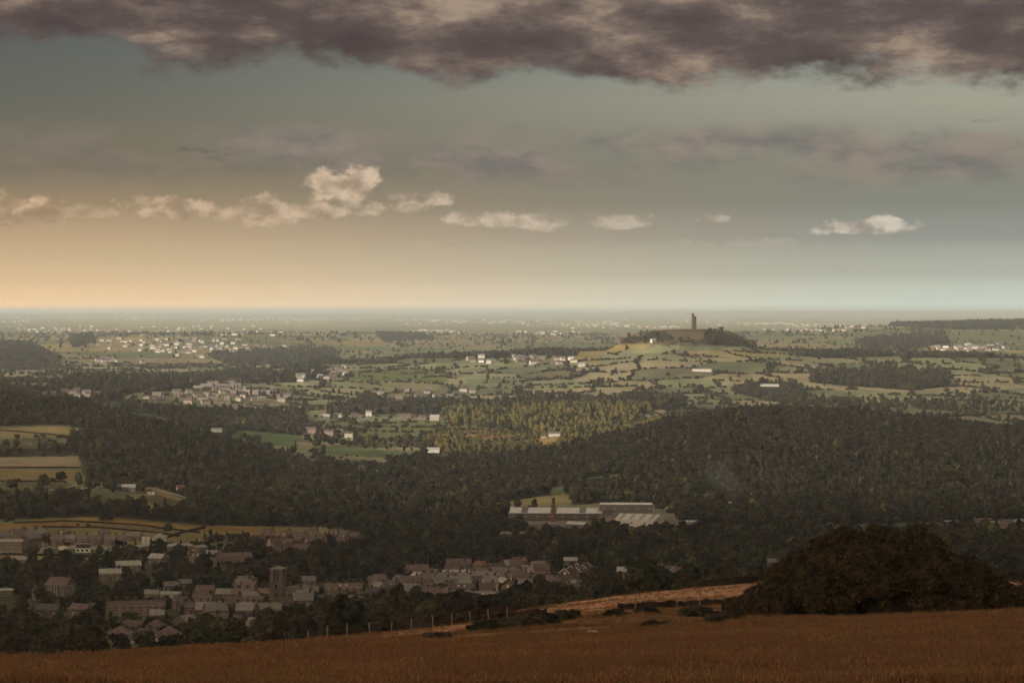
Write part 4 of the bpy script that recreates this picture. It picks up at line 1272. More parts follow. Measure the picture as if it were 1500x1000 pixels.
# cars: body, cabin, wheels
def car_meshes():
    v = [(-2.1, -.85, .35), (2.1, -.85, .35), (2.1, .85, .35), (-2.1, .85, .35), (-2.15, -.85, .85), (2.1, -.85, .8), (2.1, .85, .8), (-2.15, .85, .85)]
    f = [(0, 3, 2, 1), (4, 5, 6, 7), (0, 1, 5, 4), (1, 2, 6, 5), (2, 3, 7, 6), (3, 0, 4, 7)]
    cab = [(-1.5, -.8, .82), (1.1, -.8, .8), (1.1, .8, .8), (-1.5, .8, .82), (-1.1, -.66, 1.45), (.4, -.66, 1.45), (.4, .66, 1.45), (-1.1, .66, 1.45)]
    wh = MB().cyl(.33, .33, -.11, .11, 10)
    return v, f, cab, wh
cv, cf, ccab, cwh = car_meshes()
CARC = {'white': principled('white_car_paint', (.72, .72, .70), .25, .5), 'silver': principled('silver_car_paint', (.42, .43, .45), .25, .5), 'dark': principled('dark_car_paint', (.05, .05, .06), .25, .5), 'red': principled('red_car_paint', (.30, .04, .03), .3, .5), 'blue': principled('blue_paint', (.06, .12, .26), .4, .4)}
CBODY = {k: pydata('body', cv, cf, m) for k, m in CARC.items()}
CCAB = pydata('cabin', ccab, cf, m_glass)
CWH = cwh.mesh('wheel', m_door)
def car(px, py, yaw, colr, label, group, y0=900):
    x, Y, z = hit(px, py, y0)
    r = empty('car', (x, Y, z + .05), R(yaw))
    mesh_obj('body', CBODY[colr], r)
    mesh_obj('cabin', CCAB, r)
    for sx in (-1.3, 1.3):
        for sy in (-.8, .8):
            w_ = mesh_obj('wheel', CWH, r, loc=(sx, sy, .33))
            w_.rotation_euler = (R(90), 0, 0)
    CLEAR.append((x, Y, 4, 45))
    tag(r, label, 'car', group)
for i, (px, py, c_) in enumerate(((57, 802, 'dark'), (63, 803, 'silver'), (68, 802.5, 'white'), (73, 801.5, 'silver'), (77, 803.5, 'white'), (83, 803, 'dark'), (88, 802.5, 'white'), (94, 803, 'white'))):
    car(px, py, 20 + 7 * (i % 3), c_, f'{c_} car, {ORD[i]} from the left in the chapel car park', 'cars by the chapel')
for i, px in enumerate((159, 163.5, 168, 172.5, 177, 181.5, 186, 199, 204)):
    car(px, 806.5, 80, 'white' if i % 4 else 'silver', f'{"white" if i % 4 else "silver"} car, {ORD[i]} from the left in the row along the pitch', 'cars along the pitch')
for i, (px, py, c_) in enumerate(((730, 873, 'silver'), (733.5, 875, 'white'), (737.5, 873.5, 'white'), (741.5, 875.5, 'silver'), (735, 878, 'silver'), (740, 879, 'white'))):
    car(px, py, 75, c_, f'{c_} car, {ORD[i]} parked in the village car park below the pale gable', 'cars in the village car park', 600)
for i, (px, py, c_) in enumerate(((69, 717, 'blue'), (75, 718.5, 'white'), (80, 717.5, 'white'), (84, 718, 'silver'))):
    car(px, py, 15, c_, f'{c_} vehicle, {ORD[i]} from the left beside the farm track', 'vehicles at the farm track', 1900)
for i, (px, py) in enumerate(((868, 759), (873, 757.5), (878, 758.5), (883, 757))):
    car(px, py, 10 * i, 'blue' if i != 1 else 'white', f'{"blue" if i != 1 else "white"} lorry cab, {ORD[i]} from the left in the factory yard', 'vehicles in the factory yard', 1900)

# factory in the valley: long sheds, chimney
def factory():
    S = [  # px, py, L, W, eave, yaw, roof, wall, pitch, label
        (812, 761, 74, 34, 7.0, -4, 'f', 'dark', 11, 'long dark walled factory with broad pale roof in the valley'),
        (866, 761, 18, 14, 6, -4, 'f', 'steel', 11, 'grey end bay joined on the right of the long factory'),
        (917, 751, 46, 14, 8, 0, 'f', 'dark', 9, 'long low shed with white roof behind the green roofed one'),
        (903, 768, 15, 12, 5, 50, 'g', 'brick', 26, 'grey gabled workshop left of the green roofed shed'),
        (938, 771, 34, 24, 6.5, -24, 'f', 'white', 17, 'large shed with pale green striped roof at the factory edge'),
        (891, 764, 8, 7, 9, 0, 'd', 'dark', 12, 'narrow dark block between the factory and the workshop'),
        (796, 773, 26, 9, 3.4, 0, 'g', 'stone', 14, 'low grey building under the factory chimney'),
        (846, 776, 16, 9, 5, -30, 'f', 'dark', 20, 'small white gabled shed below the factory yard'),
        (981, 771, 24, 10, 4, 0, 'g', 'steel', 12, 'low grey shed right of the green roofed one'),
        (1010, 769, 12, 8, 3, 0, 'f', 'steel', 12, 'pale low roof at the right end of the works'),
        (758, 789, 26, 10, 4, 0, 'g', 'stone', 18, 'grey roof showing through trees below the factory'),
    ]
    for (px, py, L, W, eave, yaw, roof, wall, pitch, lab) in S:
        p = hit(px, py, 1800)
        o = building(p, L, W, eave, yaw, roof, wall, 'hall', name='factory_shed', pitch=pitch, detail=0, clear=130)
        n = max(2, int(L / 5))
        for i in range(n):
            if i % 2 == 0:
                w_ = mesh_obj('window', WIN['l'], o)
                w_.location = (-L / 2 + (i + .5) * L / n, -W / 2, eave * .45)
        if 'striped' in lab or 'long dark' in lab:
            tp = R(pitch)
            m = principled('green_roof_sheet', (.33, .38, .27), .6, .4, .15, .3) if 'striped' in lab else principled('grey_roof_sheet', (.17, .16, .15), .6, .4, .15, .3)
            for i in range(4 if 'striped' in lab else 3):
                xx = -L / 2 + (i * 2 + 1) * L / (8 if 'striped' in lab else 6)
                b, hgt = W / 2, W / 2 * math.tan(tp)
                wd = L / 22 if 'striped' in lab else L / 26
                v = [(xx - wd, -b, eave + .08), (xx + wd, -b, eave + .08), (xx + wd, -.5, eave + hgt + .05), (xx - wd, -.5, eave + hgt + .05)]
                v += [(q[0], q[1], q[2] - .3) for q in v]
                mesh_obj('roof_sheet', pydata('roof_sheet', v, [(0, 1, 2, 3), (7, 6, 5, 4), (0, 4, 5, 1), (1, 5, 6, 2), (2, 6, 7, 3), (3, 7, 4, 0)], m), o)
        tag(o, lab, 'factory')
    p = hit(810.5, 772, 1800)
    r = landmark('factory_chimney', p)
    part(MB().cyl(1.9, 1.3, -1, 22.5, 14), 'stack', r, principled('chimney_brick', (.17, .085, .06), .9, .2, .2, 1.0))
    part(MB().cyl(1.55, 1.55, 22.5, 23.6, 14), 'rim', r, WALL['dark'])
    part(MB().box(-2.2, 2.2, -2.2, 2.2, -1, 2.2), 'plinth', r, WALL['brick'])
    tag(r, 'slender brick mill chimney in front of the factory', 'chimney')
factory()

def ridge_tower():
    p = hit(278, 548, 4000)
    r = landmark('ridge_tower', p)
    part(MB().add(*taper_box(3.2, 3.2, 2.8, 2.8, -2, 19)), 'shaft', r, WALL['dark'])
    part(MB().box(-3.4, 3.4, -3.4, 3.4, 19, 21), 'parapet', r, WALL['dark'])
    part(MB().box(-.8, .8, -3.3, -2.9, 12, 16), 'window', r, m_glass)
    tag(r, 'dark square tower rising from the wooded ridge', 'tower')
ridge_tower()

def mast(px, py, h, y0, lab):
    p = hit(px, py, y0)
    r = landmark('radio_mast', p)
    part(MB().cyl(.9, .35, -2, h, 6), 'pole', r, m_metal)
    part(MB().cyl(.5, .12, h, h * 1.25, 6), 'aerial', r, m_metal)
    for k in range(3):
        part(MB().box(-1.6, 1.6, -.25, .25, h * (.55 + .17 * k), h * (.55 + .17 * k) + .6), 'crossarm', r, m_metal)
    tag(r, lab, 'mast')
mast(146, 552, 20, 4000, 'thin radio mast on the left end of the wooded ridge')
mast(1274, 484, 32, 7000, 'thin radio mast on the skyline left of the wooded far ridge')

def pylon_pole(px, py, h, y0, lab, arm=1.1, r0=.16):
    p = hit(px, py, y0)
    r = empty('telegraph_pole', p)
    part(MB().cyl(r0, r0 * .75, -1.2, h, 8), 'pole', r, m_wood_d)
    part(MB().box(-arm, arm, -.06, .06, h - .55, h - .42), 'crossarm', r, m_wood_d)
    for sx in (-arm * .85, -arm * .3, arm * .3, arm * .85):
        part(MB().cyl(.05, .04, h - .42, h - .22, 6, sx), 'insulator', r, m_metal)
    tag(r, lab, 'pole', 'telegraph poles')
pylon_pole(92, 762, 9, 1500, 'thin pole at the top edge of the ochre field, left one')
pylon_pole(184, 760, 9, 1500, 'thin pole at the top edge of the ochre field, right one')
pylon_pole(431, 778, 10, 1500, 'pole at the wood edge above the brick estate')
pylon_pole(474, 775, 12, 1500, 'tall pole beside the wood above the estate end')

# ------------------------------------------------------------------ paths, field walls
def line_points(pts, y0, step_px=6):
    out = []
    for (a, b) in zip(pts[:-1], pts[1:]):
        n = max(2, int(math.hypot(b[0] - a[0], b[1] - a[1]) / step_px))
        for i in range(n):
            f = i / n
            out.append(hit(a[0] + (b[0] - a[0]) * f, a[1] + (b[1] - a[1]) * f, y0))
    out.append(hit(pts[-1][0], pts[-1][1], y0))
    P = [Vector((x, y, 0)) for (x, y, z) in out]
    for _ in range(2):
        P = [P[0]] + [(P[i - 1] + P[i] * 2 + P[i + 1]) / 4 for i in range(1, len(P) - 1)] + [P[-1]]
    return P

def drape(P, half, lift0, lift1, name, mat, rough=0.0, seed=0, sub=1):
    """a strip of the given half width following the ground, from lift0 to lift1 above it"""
    rng = random.Random(seed)
    Q = []
    for a, b in zip(P[:-1], P[1:]):
        n = max(1, int((b - a).length / sub)) if sub > 0 else 1
        n = min(n, 40)
        Q += [a.lerp(b, i / n) for i in range(n)]
    Q.append(P[-1])
    v, f = [], []
    for i, p in enumerate(Q):
        d = (Q[min(i + 1, len(Q) - 1)] - Q[max(i - 1, 0)])
        d = Vector((-d.y, d.x, 0)).normalized() * half
        top = lift1 + rng.uniform(-rough, rough)
        for s in (-1, 1):
            q = p + d * s
            g = float(ground(q.x, q.y))
            v.append((q.x, q.y, g + lift0))
            v.append((q.x - d.x * s * .25, q.y - d.y * s * .25, g + top))
    for i in range(len(Q) - 1):
        a, b = i * 4, i * 4 + 4
        f += [(a, b, b + 1, a + 1), (a + 1, b + 1, b + 3, a + 3), (a + 3, b + 3, b + 2, a + 2)]
    n = len(v)
    f += [(0, 1, 3, 2), (n - 4, n - 2, n - 1, n - 3)]
    return mesh_obj(name, pydata(name, v, f, mat))

m_path = principled('pale_track', (.36, .31, .25), .95, .1, .2, .2, coord='Pos')
def path(pts, half, y0, lab):
    tag(drape(line_points(pts, y0), half, -.5, .25, 'path', m_path, 0, 1, 4), lab, kind='structure')
def fwall(pts, y0, lab, h=1.3, half=.45, group='dry stone field walls', rough=.16, sub=.7):
    tag(drape(line_points(pts, y0), half, -.6, h, 'dry_stone_wall', m_stone, rough, len(lab), sub), lab, 'wall', group)

UP = [(440, 938), (530, 926), (600, 917), (740, 898), (860, 877), (980, 864), (1112, 853)]
LOW = [(392, 941), (452, 936), (510, 931), (575, 925), (640, 918), (700, 911), (750, 905), (800, 901)]
LOW2 = [(905, 894), (960, 891), (1010, 889), (1080, 885)]
fwall(UP, 250, 'long dark stone wall climbing beside the lane at the field top', 1.0, .4)
fwall(LOW, 200, 'dark stone wall with pale posts below the lane', .75, .4)
fwall(LOW2, 250, 'short dark stone wall running to the big tree', .8, .4)
path([(450, 934), (530, 922.5), (600, 913), (740, 894), (860, 873.5), (980, 860.5), (1112, 849.5)], 1.6, 250, 'pale lane between the stone walls above the field')
fwall([(1468, 884), (1500, 885), (1560, 886)], 250, 'dark stone wall right of the big tree', .8, .4)
fwall([(20, 767), (100, 764), (200, 770), (292, 781)], 1500, 'stone wall crossing the upper ochre field', 1.4, .5, sub=3)
fwall([(62, 773), (150, 774), (240, 782), (262, 786)], 1500, 'stone wall along the middle of the ochre field', 1.4, .5, sub=3)
fwall([(246, 788), (268, 780), (300, 774)], 1500, 'stone wall slanting up beside the barn', 1.6, .6, sub=3)
fwall([(0, 813), (60, 814), (162, 817)], 1300, 'dark boundary wall of the cricket field', 1.5, .5, sub=3)
fwall([(0, 631), (60, 636), (112, 641)], 2300, 'stone wall across the top pasture on the far slope', 1.6, .8, sub=5)
fwall([(0, 686), (118, 686)], 2000, 'stone wall under the striped field', 1.8, .8, sub=5)
fwall([(0, 706), (95, 706)], 2000, 'stone wall above the lone round trees', 1.6, .8, sub=5)
fwall([(185, 726), (216, 749)], 1900, 'stone wall between the farm paddocks', 1.4, .6, sub=3)
path([(90, 731), (92, 722), (98, 714), (108, 711), (122, 709)], 2.2, 1900, 'pale curving farm track on the far slope')
path([(426, 714), (436, 722), (445, 731)], 2.2, 1900, 'pale steep track cut through the hillside wood')
path([(222, 717), (250, 722), (285, 733)], 1.6, 1900, 'pale track running past the red roofed cottage')
path([(205, 525), (310, 530), (400, 533)], 4, 5500, 'pale road across the far hillside fields')

# ------------------------------------------------------------------ planting
for poly, y0, y1, s in (([(272, 936), (330, 930), (395, 938), (470, 908), (520, 904), (620, 896), (640, 893), (640, 918), (520, 935), (400, 955), (280, 960)], 560, 1120, 8.5),
                        ([(725, 878), (800, 876), (810, 888), (900, 864), (1060, 858), (1110, 850), (1110, 880), (900, 888), (800, 902), (725, 895)], 560, 1250, 8.5),
                        ([(-200, 845), (0, 842), (70, 832), (140, 832), (150, 862), (62, 888), (0, 900), (-200, 905)], 900, 1700, 9.5),
                        ([(110, 880), (205, 868), (212, 884), (150, 893), (112, 893)], 900, 1500, 9),
                        ([(196, 842), (330, 836), (400, 842), (470, 834), (480, 862), (400, 868), (330, 862), (270, 850)], 1050, 1600, 9),
                        ([(-200, 900), (0, 895), (60, 905), (150, 910), (165, 960), (-200, 990)], 480, 1000, 8.5),
                        ([(1090, 848), (1560, 835), (1560, 872), (1090, 870)], 900, 1500, 9)):
    WOODS.append(('garden', poly, y0, y1, s))

vis_px = np.arange(-260, 1761, 20.0)
vis_Y = np.exp(np.linspace(math.log(100), math.log(60000), 900))
VX = (vis_px[None, :] - 750) / F * vis_Y[:, None]
VP = screen(VX, np.repeat(vis_Y[:, None], len(vis_px), 1), ground(VX, np.repeat(vis_Y[:, None], len(vis_px), 1)))[1]
VMIN = np.minimum.accumulate(VP, axis=0)
def hidden(px, py_top, Y):
    i = np.clip(((np.log(Y) - math.log(100)) / (math.log(60000) - math.log(100)) * 899).astype(int) - 2, 0, 899)
    j = np.clip(np.round((px + 260) / 20).astype(int), 0, len(vis_px) - 1)
    return py_top > VMIN[i, j] + 2.0

def jitter_grid(y0, y1, sp):
    xs = np.arange(-1 * 1000 / F * y1, 1000 / F * y1, sp)
    ys = np.arange(y0, y1, sp)
    X, Yv = np.meshgrid(xs, ys)
    X = X.ravel() + RNG.uniform(-.45, .45, X.size) * sp
    Yv = Yv.ravel() + RNG.uniform(-.45, .45, Yv.size) * sp
    px = 750 + F * X / Yv
    m = (px > -200) & (px < 1700)
    return X[m], Yv[m]

T = []      # x, Y, z, kind index (0-4 broad, 5 conifer, 6 bush), scale xy, scale z
for (y0, y1, sp) in ((480, 2300, 8.0), (2300, 6300, 9.0), (6300, 11500, 11.0)):
    X, Yv = jitter_grid(y0, y1, sp)
    z, px, py, col, fl, gap = landcover(X, Yv)
    ws = woodmask(X, Yv, px, py)
    r = RNG.uniform(size=X.size)
    keep = (ws > 0) & (r < (sp / np.maximum(ws * np.where((ws < 9.8) & (Yv > 1900) & (Yv < 4000), 1.06, 1.16), 1)) ** 2 * 1.05) & (fl < 0)
    clump = vnoise(X / 38, Yv / 38, 21)
    gard = (Yv < 1680) & (ws == 0) & (fl < 0) & (clump > .60) & (r < .32)
    open_ = (ws == 0) & (Yv > 2000) & (fl < 0)
    hedge = open_ & (gap < (6.0 if y0 < 6000 else 8)) & (r < .6) & ((Yv < 3900) | (Yv > 6600))
    field_edge = (ws == 0) & (fl >= 0) & (Yv > 6600) & (gap < 5) & (r < .35)
    lone = open_ & (r > .994) & (Yv < 6300)
    scrub = open_ & (Yv < 4300) & (vnoise(X / 60, Yv / 60, 23) > .55) & (r < .35)
    m = keep | gard | hedge | lone | scrub | field_edge
    for (cx, cY, hw, front) in CLEAR:
        if cY < y0 - 60 or cY > y1 + front:
            continue
        m &= ~((np.abs(X - cx * (Yv / cY)) < hw + 2.5) & (Yv > cY - front) & (Yv < cY + 9))
    knoll = (np.hypot((X - 375) / 150, (Yv - 5540) / 200) < 1.0) & (ws == 0)
    m &= ~knoll
    X, Yv, z, px, py, hg, lo, sc_, wsm = X[m], Yv[m], z[m], px[m], py[m], (hedge | field_edge)[m], lone[m], scrub[m], ws[m]
    n = X.size
    kind = RNG.choice([0, 1, 2, 3, 4], n, p=[.28, .24, .22, .14, .12])
    con = RNG.uniform(size=n)
    kind = np.where(con < .05, 5, np.where((con > .988) & (Yv > 1500), 7, kind))
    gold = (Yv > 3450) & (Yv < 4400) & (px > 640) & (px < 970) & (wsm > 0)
    kind = np.where(gold, RNG.choice([3, 4, 5, 7], n, p=[.13, .1, .07, .7]), kind)  # mostly the paler leaves, to brighten the sunlit patch by colour
    bush = (hg & (RNG.uniform(size=n) < .62)) | (sc_ & (RNG.uniform(size=n) < .8)) | ((Yv > 5200) & (Yv < 5720) & (px > 890) & (px < 1120) & (py < 512) & (RNG.uniform(size=n) < .75))
    kind = np.where(bush, 6, kind)
    s = RNG.uniform(.46, 1.18, n)
    s = np.where(Yv < 1350, s * .74, s)
    s = np.where(Yv > 6300, s * 1.35, s)
    s = np.where((wsm > 0) & (wsm < 9.8) & (Yv > 1900) & (Yv < 4000), s * .98, s)
    s = np.where(hg & ~bush, s * .8, s)
    s = np.where((Yv > 5200) & (Yv < 5720) & (px > 890) & (px < 1120) & (py < 512), s * 1.0, s)
    sz = s * RNG.uniform(.82, 1.12, n)
    top = py - 11 * sz * F / Yv
    ok = ~hidden(px, top, Yv)
    T.append(np.stack([X, Yv, z, kind, s, sz, px, py, top], axis=1)[ok])
X, Yv = jitter_grid(3900, 6600, 4.2)
z, px, py, col, fl, gap = landcover(X, Yv)
ws = woodmask(X, Yv, px, py)
r = RNG.uniform(size=X.size)
line = vnoise(X / 90, Yv / 90, 41)
m = (ws == 0) & (gap < 3.2 + 3.0 * (line > .60)) & (line > .24) & (r < .9) & ~((np.hypot((X - 375) / 150, (Yv - 5540) / 200) < 1.0))
for (cx, cY, hw, front) in CLEAR:
    if cY > 3850:
        m &= ~((np.abs(X - cx * (Yv / cY)) < hw + 2.5) & (Yv > cY - front * .5) & (Yv < cY + 9))
X, Yv, z, px, py, line = X[m], Yv[m], z[m], px[m], py[m], line[m]
n = X.size
kind = np.where((RNG.uniform(size=n) < .10) | ((line > .66) & (RNG.uniform(size=n) < .45)), RNG.integers(0, 5, n), 6)
s = np.where(kind == 6, RNG.uniform(.7, 1.25, n), RNG.uniform(.5, .95, n))
top = py - 5 * F / Yv
ok = ~hidden(px, top, Yv)
T.append(np.stack([X, Yv, z, kind, s, s, px, py, top], axis=1)[ok])
X, Yv = jitter_grid(700, 1900, 6.5)
z, px, py, col, fl, gap = landcover(X, Yv)
ws = woodmask(X, Yv, px, py)
r = RNG.uniform(size=X.size)
m = (fl < 0) & (ws == 0) & (r < .30)
for (cx, cY, hw, front) in CLEAR:
    m &= ~((np.abs(X - cx) < hw + 1.5) & (np.abs(Yv - cY) < 7))
X, Yv, z, px, py = X[m], Yv[m], z[m], px[m], py[m]
n = X.size
q = RNG.uniform(size=n)
kind = np.where(q < .7, 6, np.where(q < .78, 5, RNG.integers(0, 5, n)))
s = RNG.uniform(.45, .95, n) * np.where(kind == 6, 1, .5)
top = py - 3 * F / Yv
ok = ~hidden(px, top, Yv)
T.append(np.stack([X, Yv, z, kind, s, s, px, py, top], axis=1)[ok])
# gorse and birch scrub on the sunlit common, sunlight partly put in leaf colour
X, Yv = jitter_grid(3300, 4300, 7.0)
z, px, py, col, fl, gap = landcover(X, Yv)
r = RNG.uniform(size=X.size)
m = inpoly(px, py, [(560, 645), (612, 640), (655, 622), (740, 624), (850, 636), (800, 664), (700, 656), (640, 652)]) & (r < .22 + .5 * (vnoise(X / 45, Yv / 45, 44) > .52))
for (cx, cY, hw, front) in CLEAR:
    m &= ~((np.abs(X - cx * (Yv / cY)) < hw + 2.5) & (Yv > cY - front) & (Yv < cY + 9))
X, Yv, z, px, py = X[m], Yv[m], z[m], px[m], py[m]
n = X.size
kind = np.where(RNG.uniform(size=n) < .8, np.where(RNG.uniform(size=n) < .65, 8, 6), np.where(RNG.uniform(size=n) < .6, 7, RNG.integers(0, 5, n)))
s = RNG.uniform(.5, 1.05, n) * np.where((kind == 6) | (kind == 8), 1, .7)
T.append(np.stack([X, Yv, z, kind, s, s, px, py, py - 5], axis=1))
T = np.concatenate(T)
size = T[:, 5] / T[:, 1] * np.where(T[:, 3] == 6, .35, 1)
inframe = (T[:, 6] > -8) & (T[:, 6] < 1508) & (T[:, 8] < 985)
order = np.argsort(-np.where(inframe, size, 0))
N_IND = 285
ind, rest = order[:N_IND], order[N_IND:]
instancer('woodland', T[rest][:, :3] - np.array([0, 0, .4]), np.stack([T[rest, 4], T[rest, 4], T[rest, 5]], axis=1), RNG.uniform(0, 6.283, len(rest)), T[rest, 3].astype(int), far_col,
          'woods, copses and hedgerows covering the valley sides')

def put_tree(kind, pos, s, sz, rz, label, group, name=None, var=0):
    cm, tm, h = PROTO[kind][var % len(PROTO[kind])]
    r = empty(name or {'oak': 'broadleaf_tree', 'ash': 'tall_tree', 'fir': 'conifer_tree', 'bush': 'bush'}[kind], (pos[0], pos[1], pos[2] - .2), rz)
    r.scale = (s, s, sz)
    mesh_obj('crown' if kind != 'bush' else 'foliage', cm, r)
    mesh_obj('trunk' if kind != 'bush' else 'stem', tm, r)
    tag(r, label, 'tree' if kind != 'bush' else 'bush', group)
    return r

cent = {}
for where, hs in VILLAGE.items():
    cent[where] = (np.mean([h[0] for h in hs]), np.mean([h[1] for h in hs]))
KN = {7: ('ash', 0), 8: ('bush', 0), 0: ('oak', 0), 1: ('oak', 1), 2: ('oak', 2), 3: ('ash', 0), 4: ('ash', 1), 5: ('fir', 0), 6: ('bush', 0)}
SP = {'oak': 'round-crowned tree', 'ash': 'tall narrow-crowned tree', 'fir': 'dark pointed conifer', 'bush': 'low bush'}
def tree_place(px, py):
    if px < 165 and py > 893:
        return 'in the dark grove at the lower left field edge'
    if px > 1085:
        return 'in the wood behind the big dark tree'
    if 265 < px < 645 and py > 893:
        return 'in the tree line just beyond the field fence'
    if px > 720 and py > 862:
        return 'in the hedge beyond the upper field wall'
    return 'standing ' + min(cent, key=lambda w_: math.hypot((cent[w_][0] - px) * .5, cent[w_][1] - py))
bins = {}
for i in ind:
    k, v = KN[int(T[i, 3])]
    bins.setdefault((tree_place(T[i, 6], T[i, 7]), k), []).append((T[i, 6], i, v))
for (where, k), lst in bins.items():
    lst.sort()
    for n, (px, i, v) in enumerate(lst):
        lab = f'{SP[k]} {where}'
        if 1 < len(lst) < 99:
            lab += f', {ORD[n]} from the left'
        if len(lab.split()) > 16:
            lab = f'{SP[k].split()[-1]} {where}' + (f', {ORD[n]} from left' if 1 < len(lst) < 99 else '')
        put_tree(k, T[i, :3], T[i, 4], T[i, 5], RNG.uniform(0, 6.28), lab, f'{SP[k]}s {where}', var=v)
print('trees', len(T), 'individual', len(ind))

# trees one can pick out by themselves
for (px, py, k, v, s, lab) in [
    (63, 718, 'oak', 0, 1.25, 'large round dark tree alone beside the farm vehicles'), (17, 719, 'oak', 1, 1.05, 'round dark tree alone at the left edge of the farm pasture'),
    (129, 720, 'oak', 2, 1.0, 'dark tree standing left of the farmhouse'), (165, 722, 'ash', 1, 1.0, 'narrow dark tree in front of the farmhouse'),
    (246, 783, 'oak', 0, .8, 'dark round tree on the ochre field beside the barn'), (150, 763, 'bush', 0, 1.3, 'small round bush on the ochre field, left of two'),
    (160, 763, 'bush', 1, 1.3, 'small round bush on the ochre field, right of two'), (239, 765, 'oak', 1, .8, 'tree jutting into the ochre field from the wood'),
    (645, 882, 'oak', 1, .9, 'dark round tree in front of the village hipped roofs'), (546, 893, 'fir', 0, .62, 'small dark conifer between the grey gable and conservatory'),
    (398, 935, 'fir', 0, .68, 'dark upright conifer between grey roofs at the field edge'), (810, 757, 'ash', 1, .9, 'dark tree right behind the factory chimney'),
    (722, 746, 'oak', 1, .8, 'round tree at the left end of the factory meadow'), (66, 798, 'oak', 1, .75, 'dark tree between the chapel car park and the terrace')]:
    p = hit(px, py, 600)
    put_tree(k, p, s, s, px * .7, lab, None, var=v)

# ------------------------------------------------------------------ near ground: posts, pole, bushes, big tree
PX = [402, 428, 451, 480, 509, 542, 573, 602, 634, 662, 689, 716, 742, 930, 991, 1025, 1060]
PYB = np.interp(PX, [392, 452, 510, 575, 640, 700, 750, 905, 960, 1010, 1080], [941, 936, 931, 925, 918, 911, 905, 895, 892, 890, 886])
for i, (px, py) in enumerate(zip(PX, PYB)):
    x, Y, z = hit(px, py + .8, 200)
    r = empty('fence_post', (x, Y - .9, float(ground(x, Y - .9))), px)
    part(MB().box(-.085, .085, -.085, .085, -.4, 1.45), 'post', r, m_wood)
    part(MB().box(-.1, .1, -.1, .1, 1.45, 1.49), 'cap', r, m_wood)
    r.rotation_euler = (R(((i * 37) % 9) - 4), R(((i * 53) % 11) - 5), 0)
    lab = f'pale wooden fence post, {ORD[i]} from the left along the lower wall' if i < 13 else f'pale wooden fence post, {ORD[i - 13]} from the left on the short wall'
    tag(r, lab, 'post', 'fence posts along the stone walls')
x, Y, z = at(469, 520)
r = empty('telegraph_pole', (x, Y, z))
h = -(899 - HOR) / F * Y - z
part(MB().cyl(.2, .15, -1.5, h, 8), 'pole', r, m_wood_d)
part(MB().box(-1.0, 1.0, -.09, .09, h - .75, h - .52), 'crossarm', r, m_wood_d)
for sx in (-.85, -.3, .3, .85):
    part(MB().cyl(.07, .05, h - .52, h - .25, 6, sx), 'insulator', r, m_metal)
tag(r, 'dark wooden telegraph pole with crossarm at the field edge', 'pole', 'telegraph poles')

for i, (px, py, s, lab) in enumerate([(643, 938, .42, 'single dark gorse clump in the dry grass below the wall'), (700, 925, .55, 'leftmost gorse bush of the rough bank'), (716, 924, .6, 'second gorse bush of the rough bank from the left'),
                                      (733, 922, .65, 'third gorse bush of the rough bank from the left'), (752, 920, .6, 'fourth gorse bush of the rough bank from the left'), (772, 917, .7, 'fifth gorse bush of the rough bank from the left'),
                                      (793, 914, .7, 'sixth gorse bush of the rough bank from the left'), (812, 910, .65, 'seventh gorse bush of the rough bank from the left'), (832, 906, .6, 'last gorse bush at the right of the rough bank'),
                                      (903, 902, .6, 'leftmost bush in the line behind the bare hollow'), (950, 900, .55, 'pale green bush in the line behind the bare hollow'), (1018, 902, .75, 'largest bush in the line behind the bare hollow'),
                                      (957, 920, .4, 'small bush on the edge of the bare hollow'), (1058, 912, .7, 'bush at the foot of the big tree, left side')]):
    p = hit(px, py, 100)
    o = put_tree('bush', p, s * .85, s * .42, i * 1.3, lab, 'gorse and scrub on the rough bank', name='gorse_bush', var=i)
p = hit(868, 928, 90)
tr_ = empty('water_trough', p, R(12))
tr_.scale = (.36, .36, .36)
part(MB().box(-.9, .9, -.35, -.28, 0, .5).box(-.9, .9, .28, .35, 0, .5).box(-.9, -.83, -.28, .28, 0, .5).box(.83, .9, -.28, .28, 0, .5).box(-.83, .83, -.28, .28, 0, .12), 'basin', tr_, m_white)
part(MB().box(-.7, -.5, -.3, .3, -.3, 0).box(.5, .7, -.3, .3, -.3, 0), 'foot', tr_, m_stone)
tag(tr_, 'small pale trough lying in the bare hollow', 'trough')

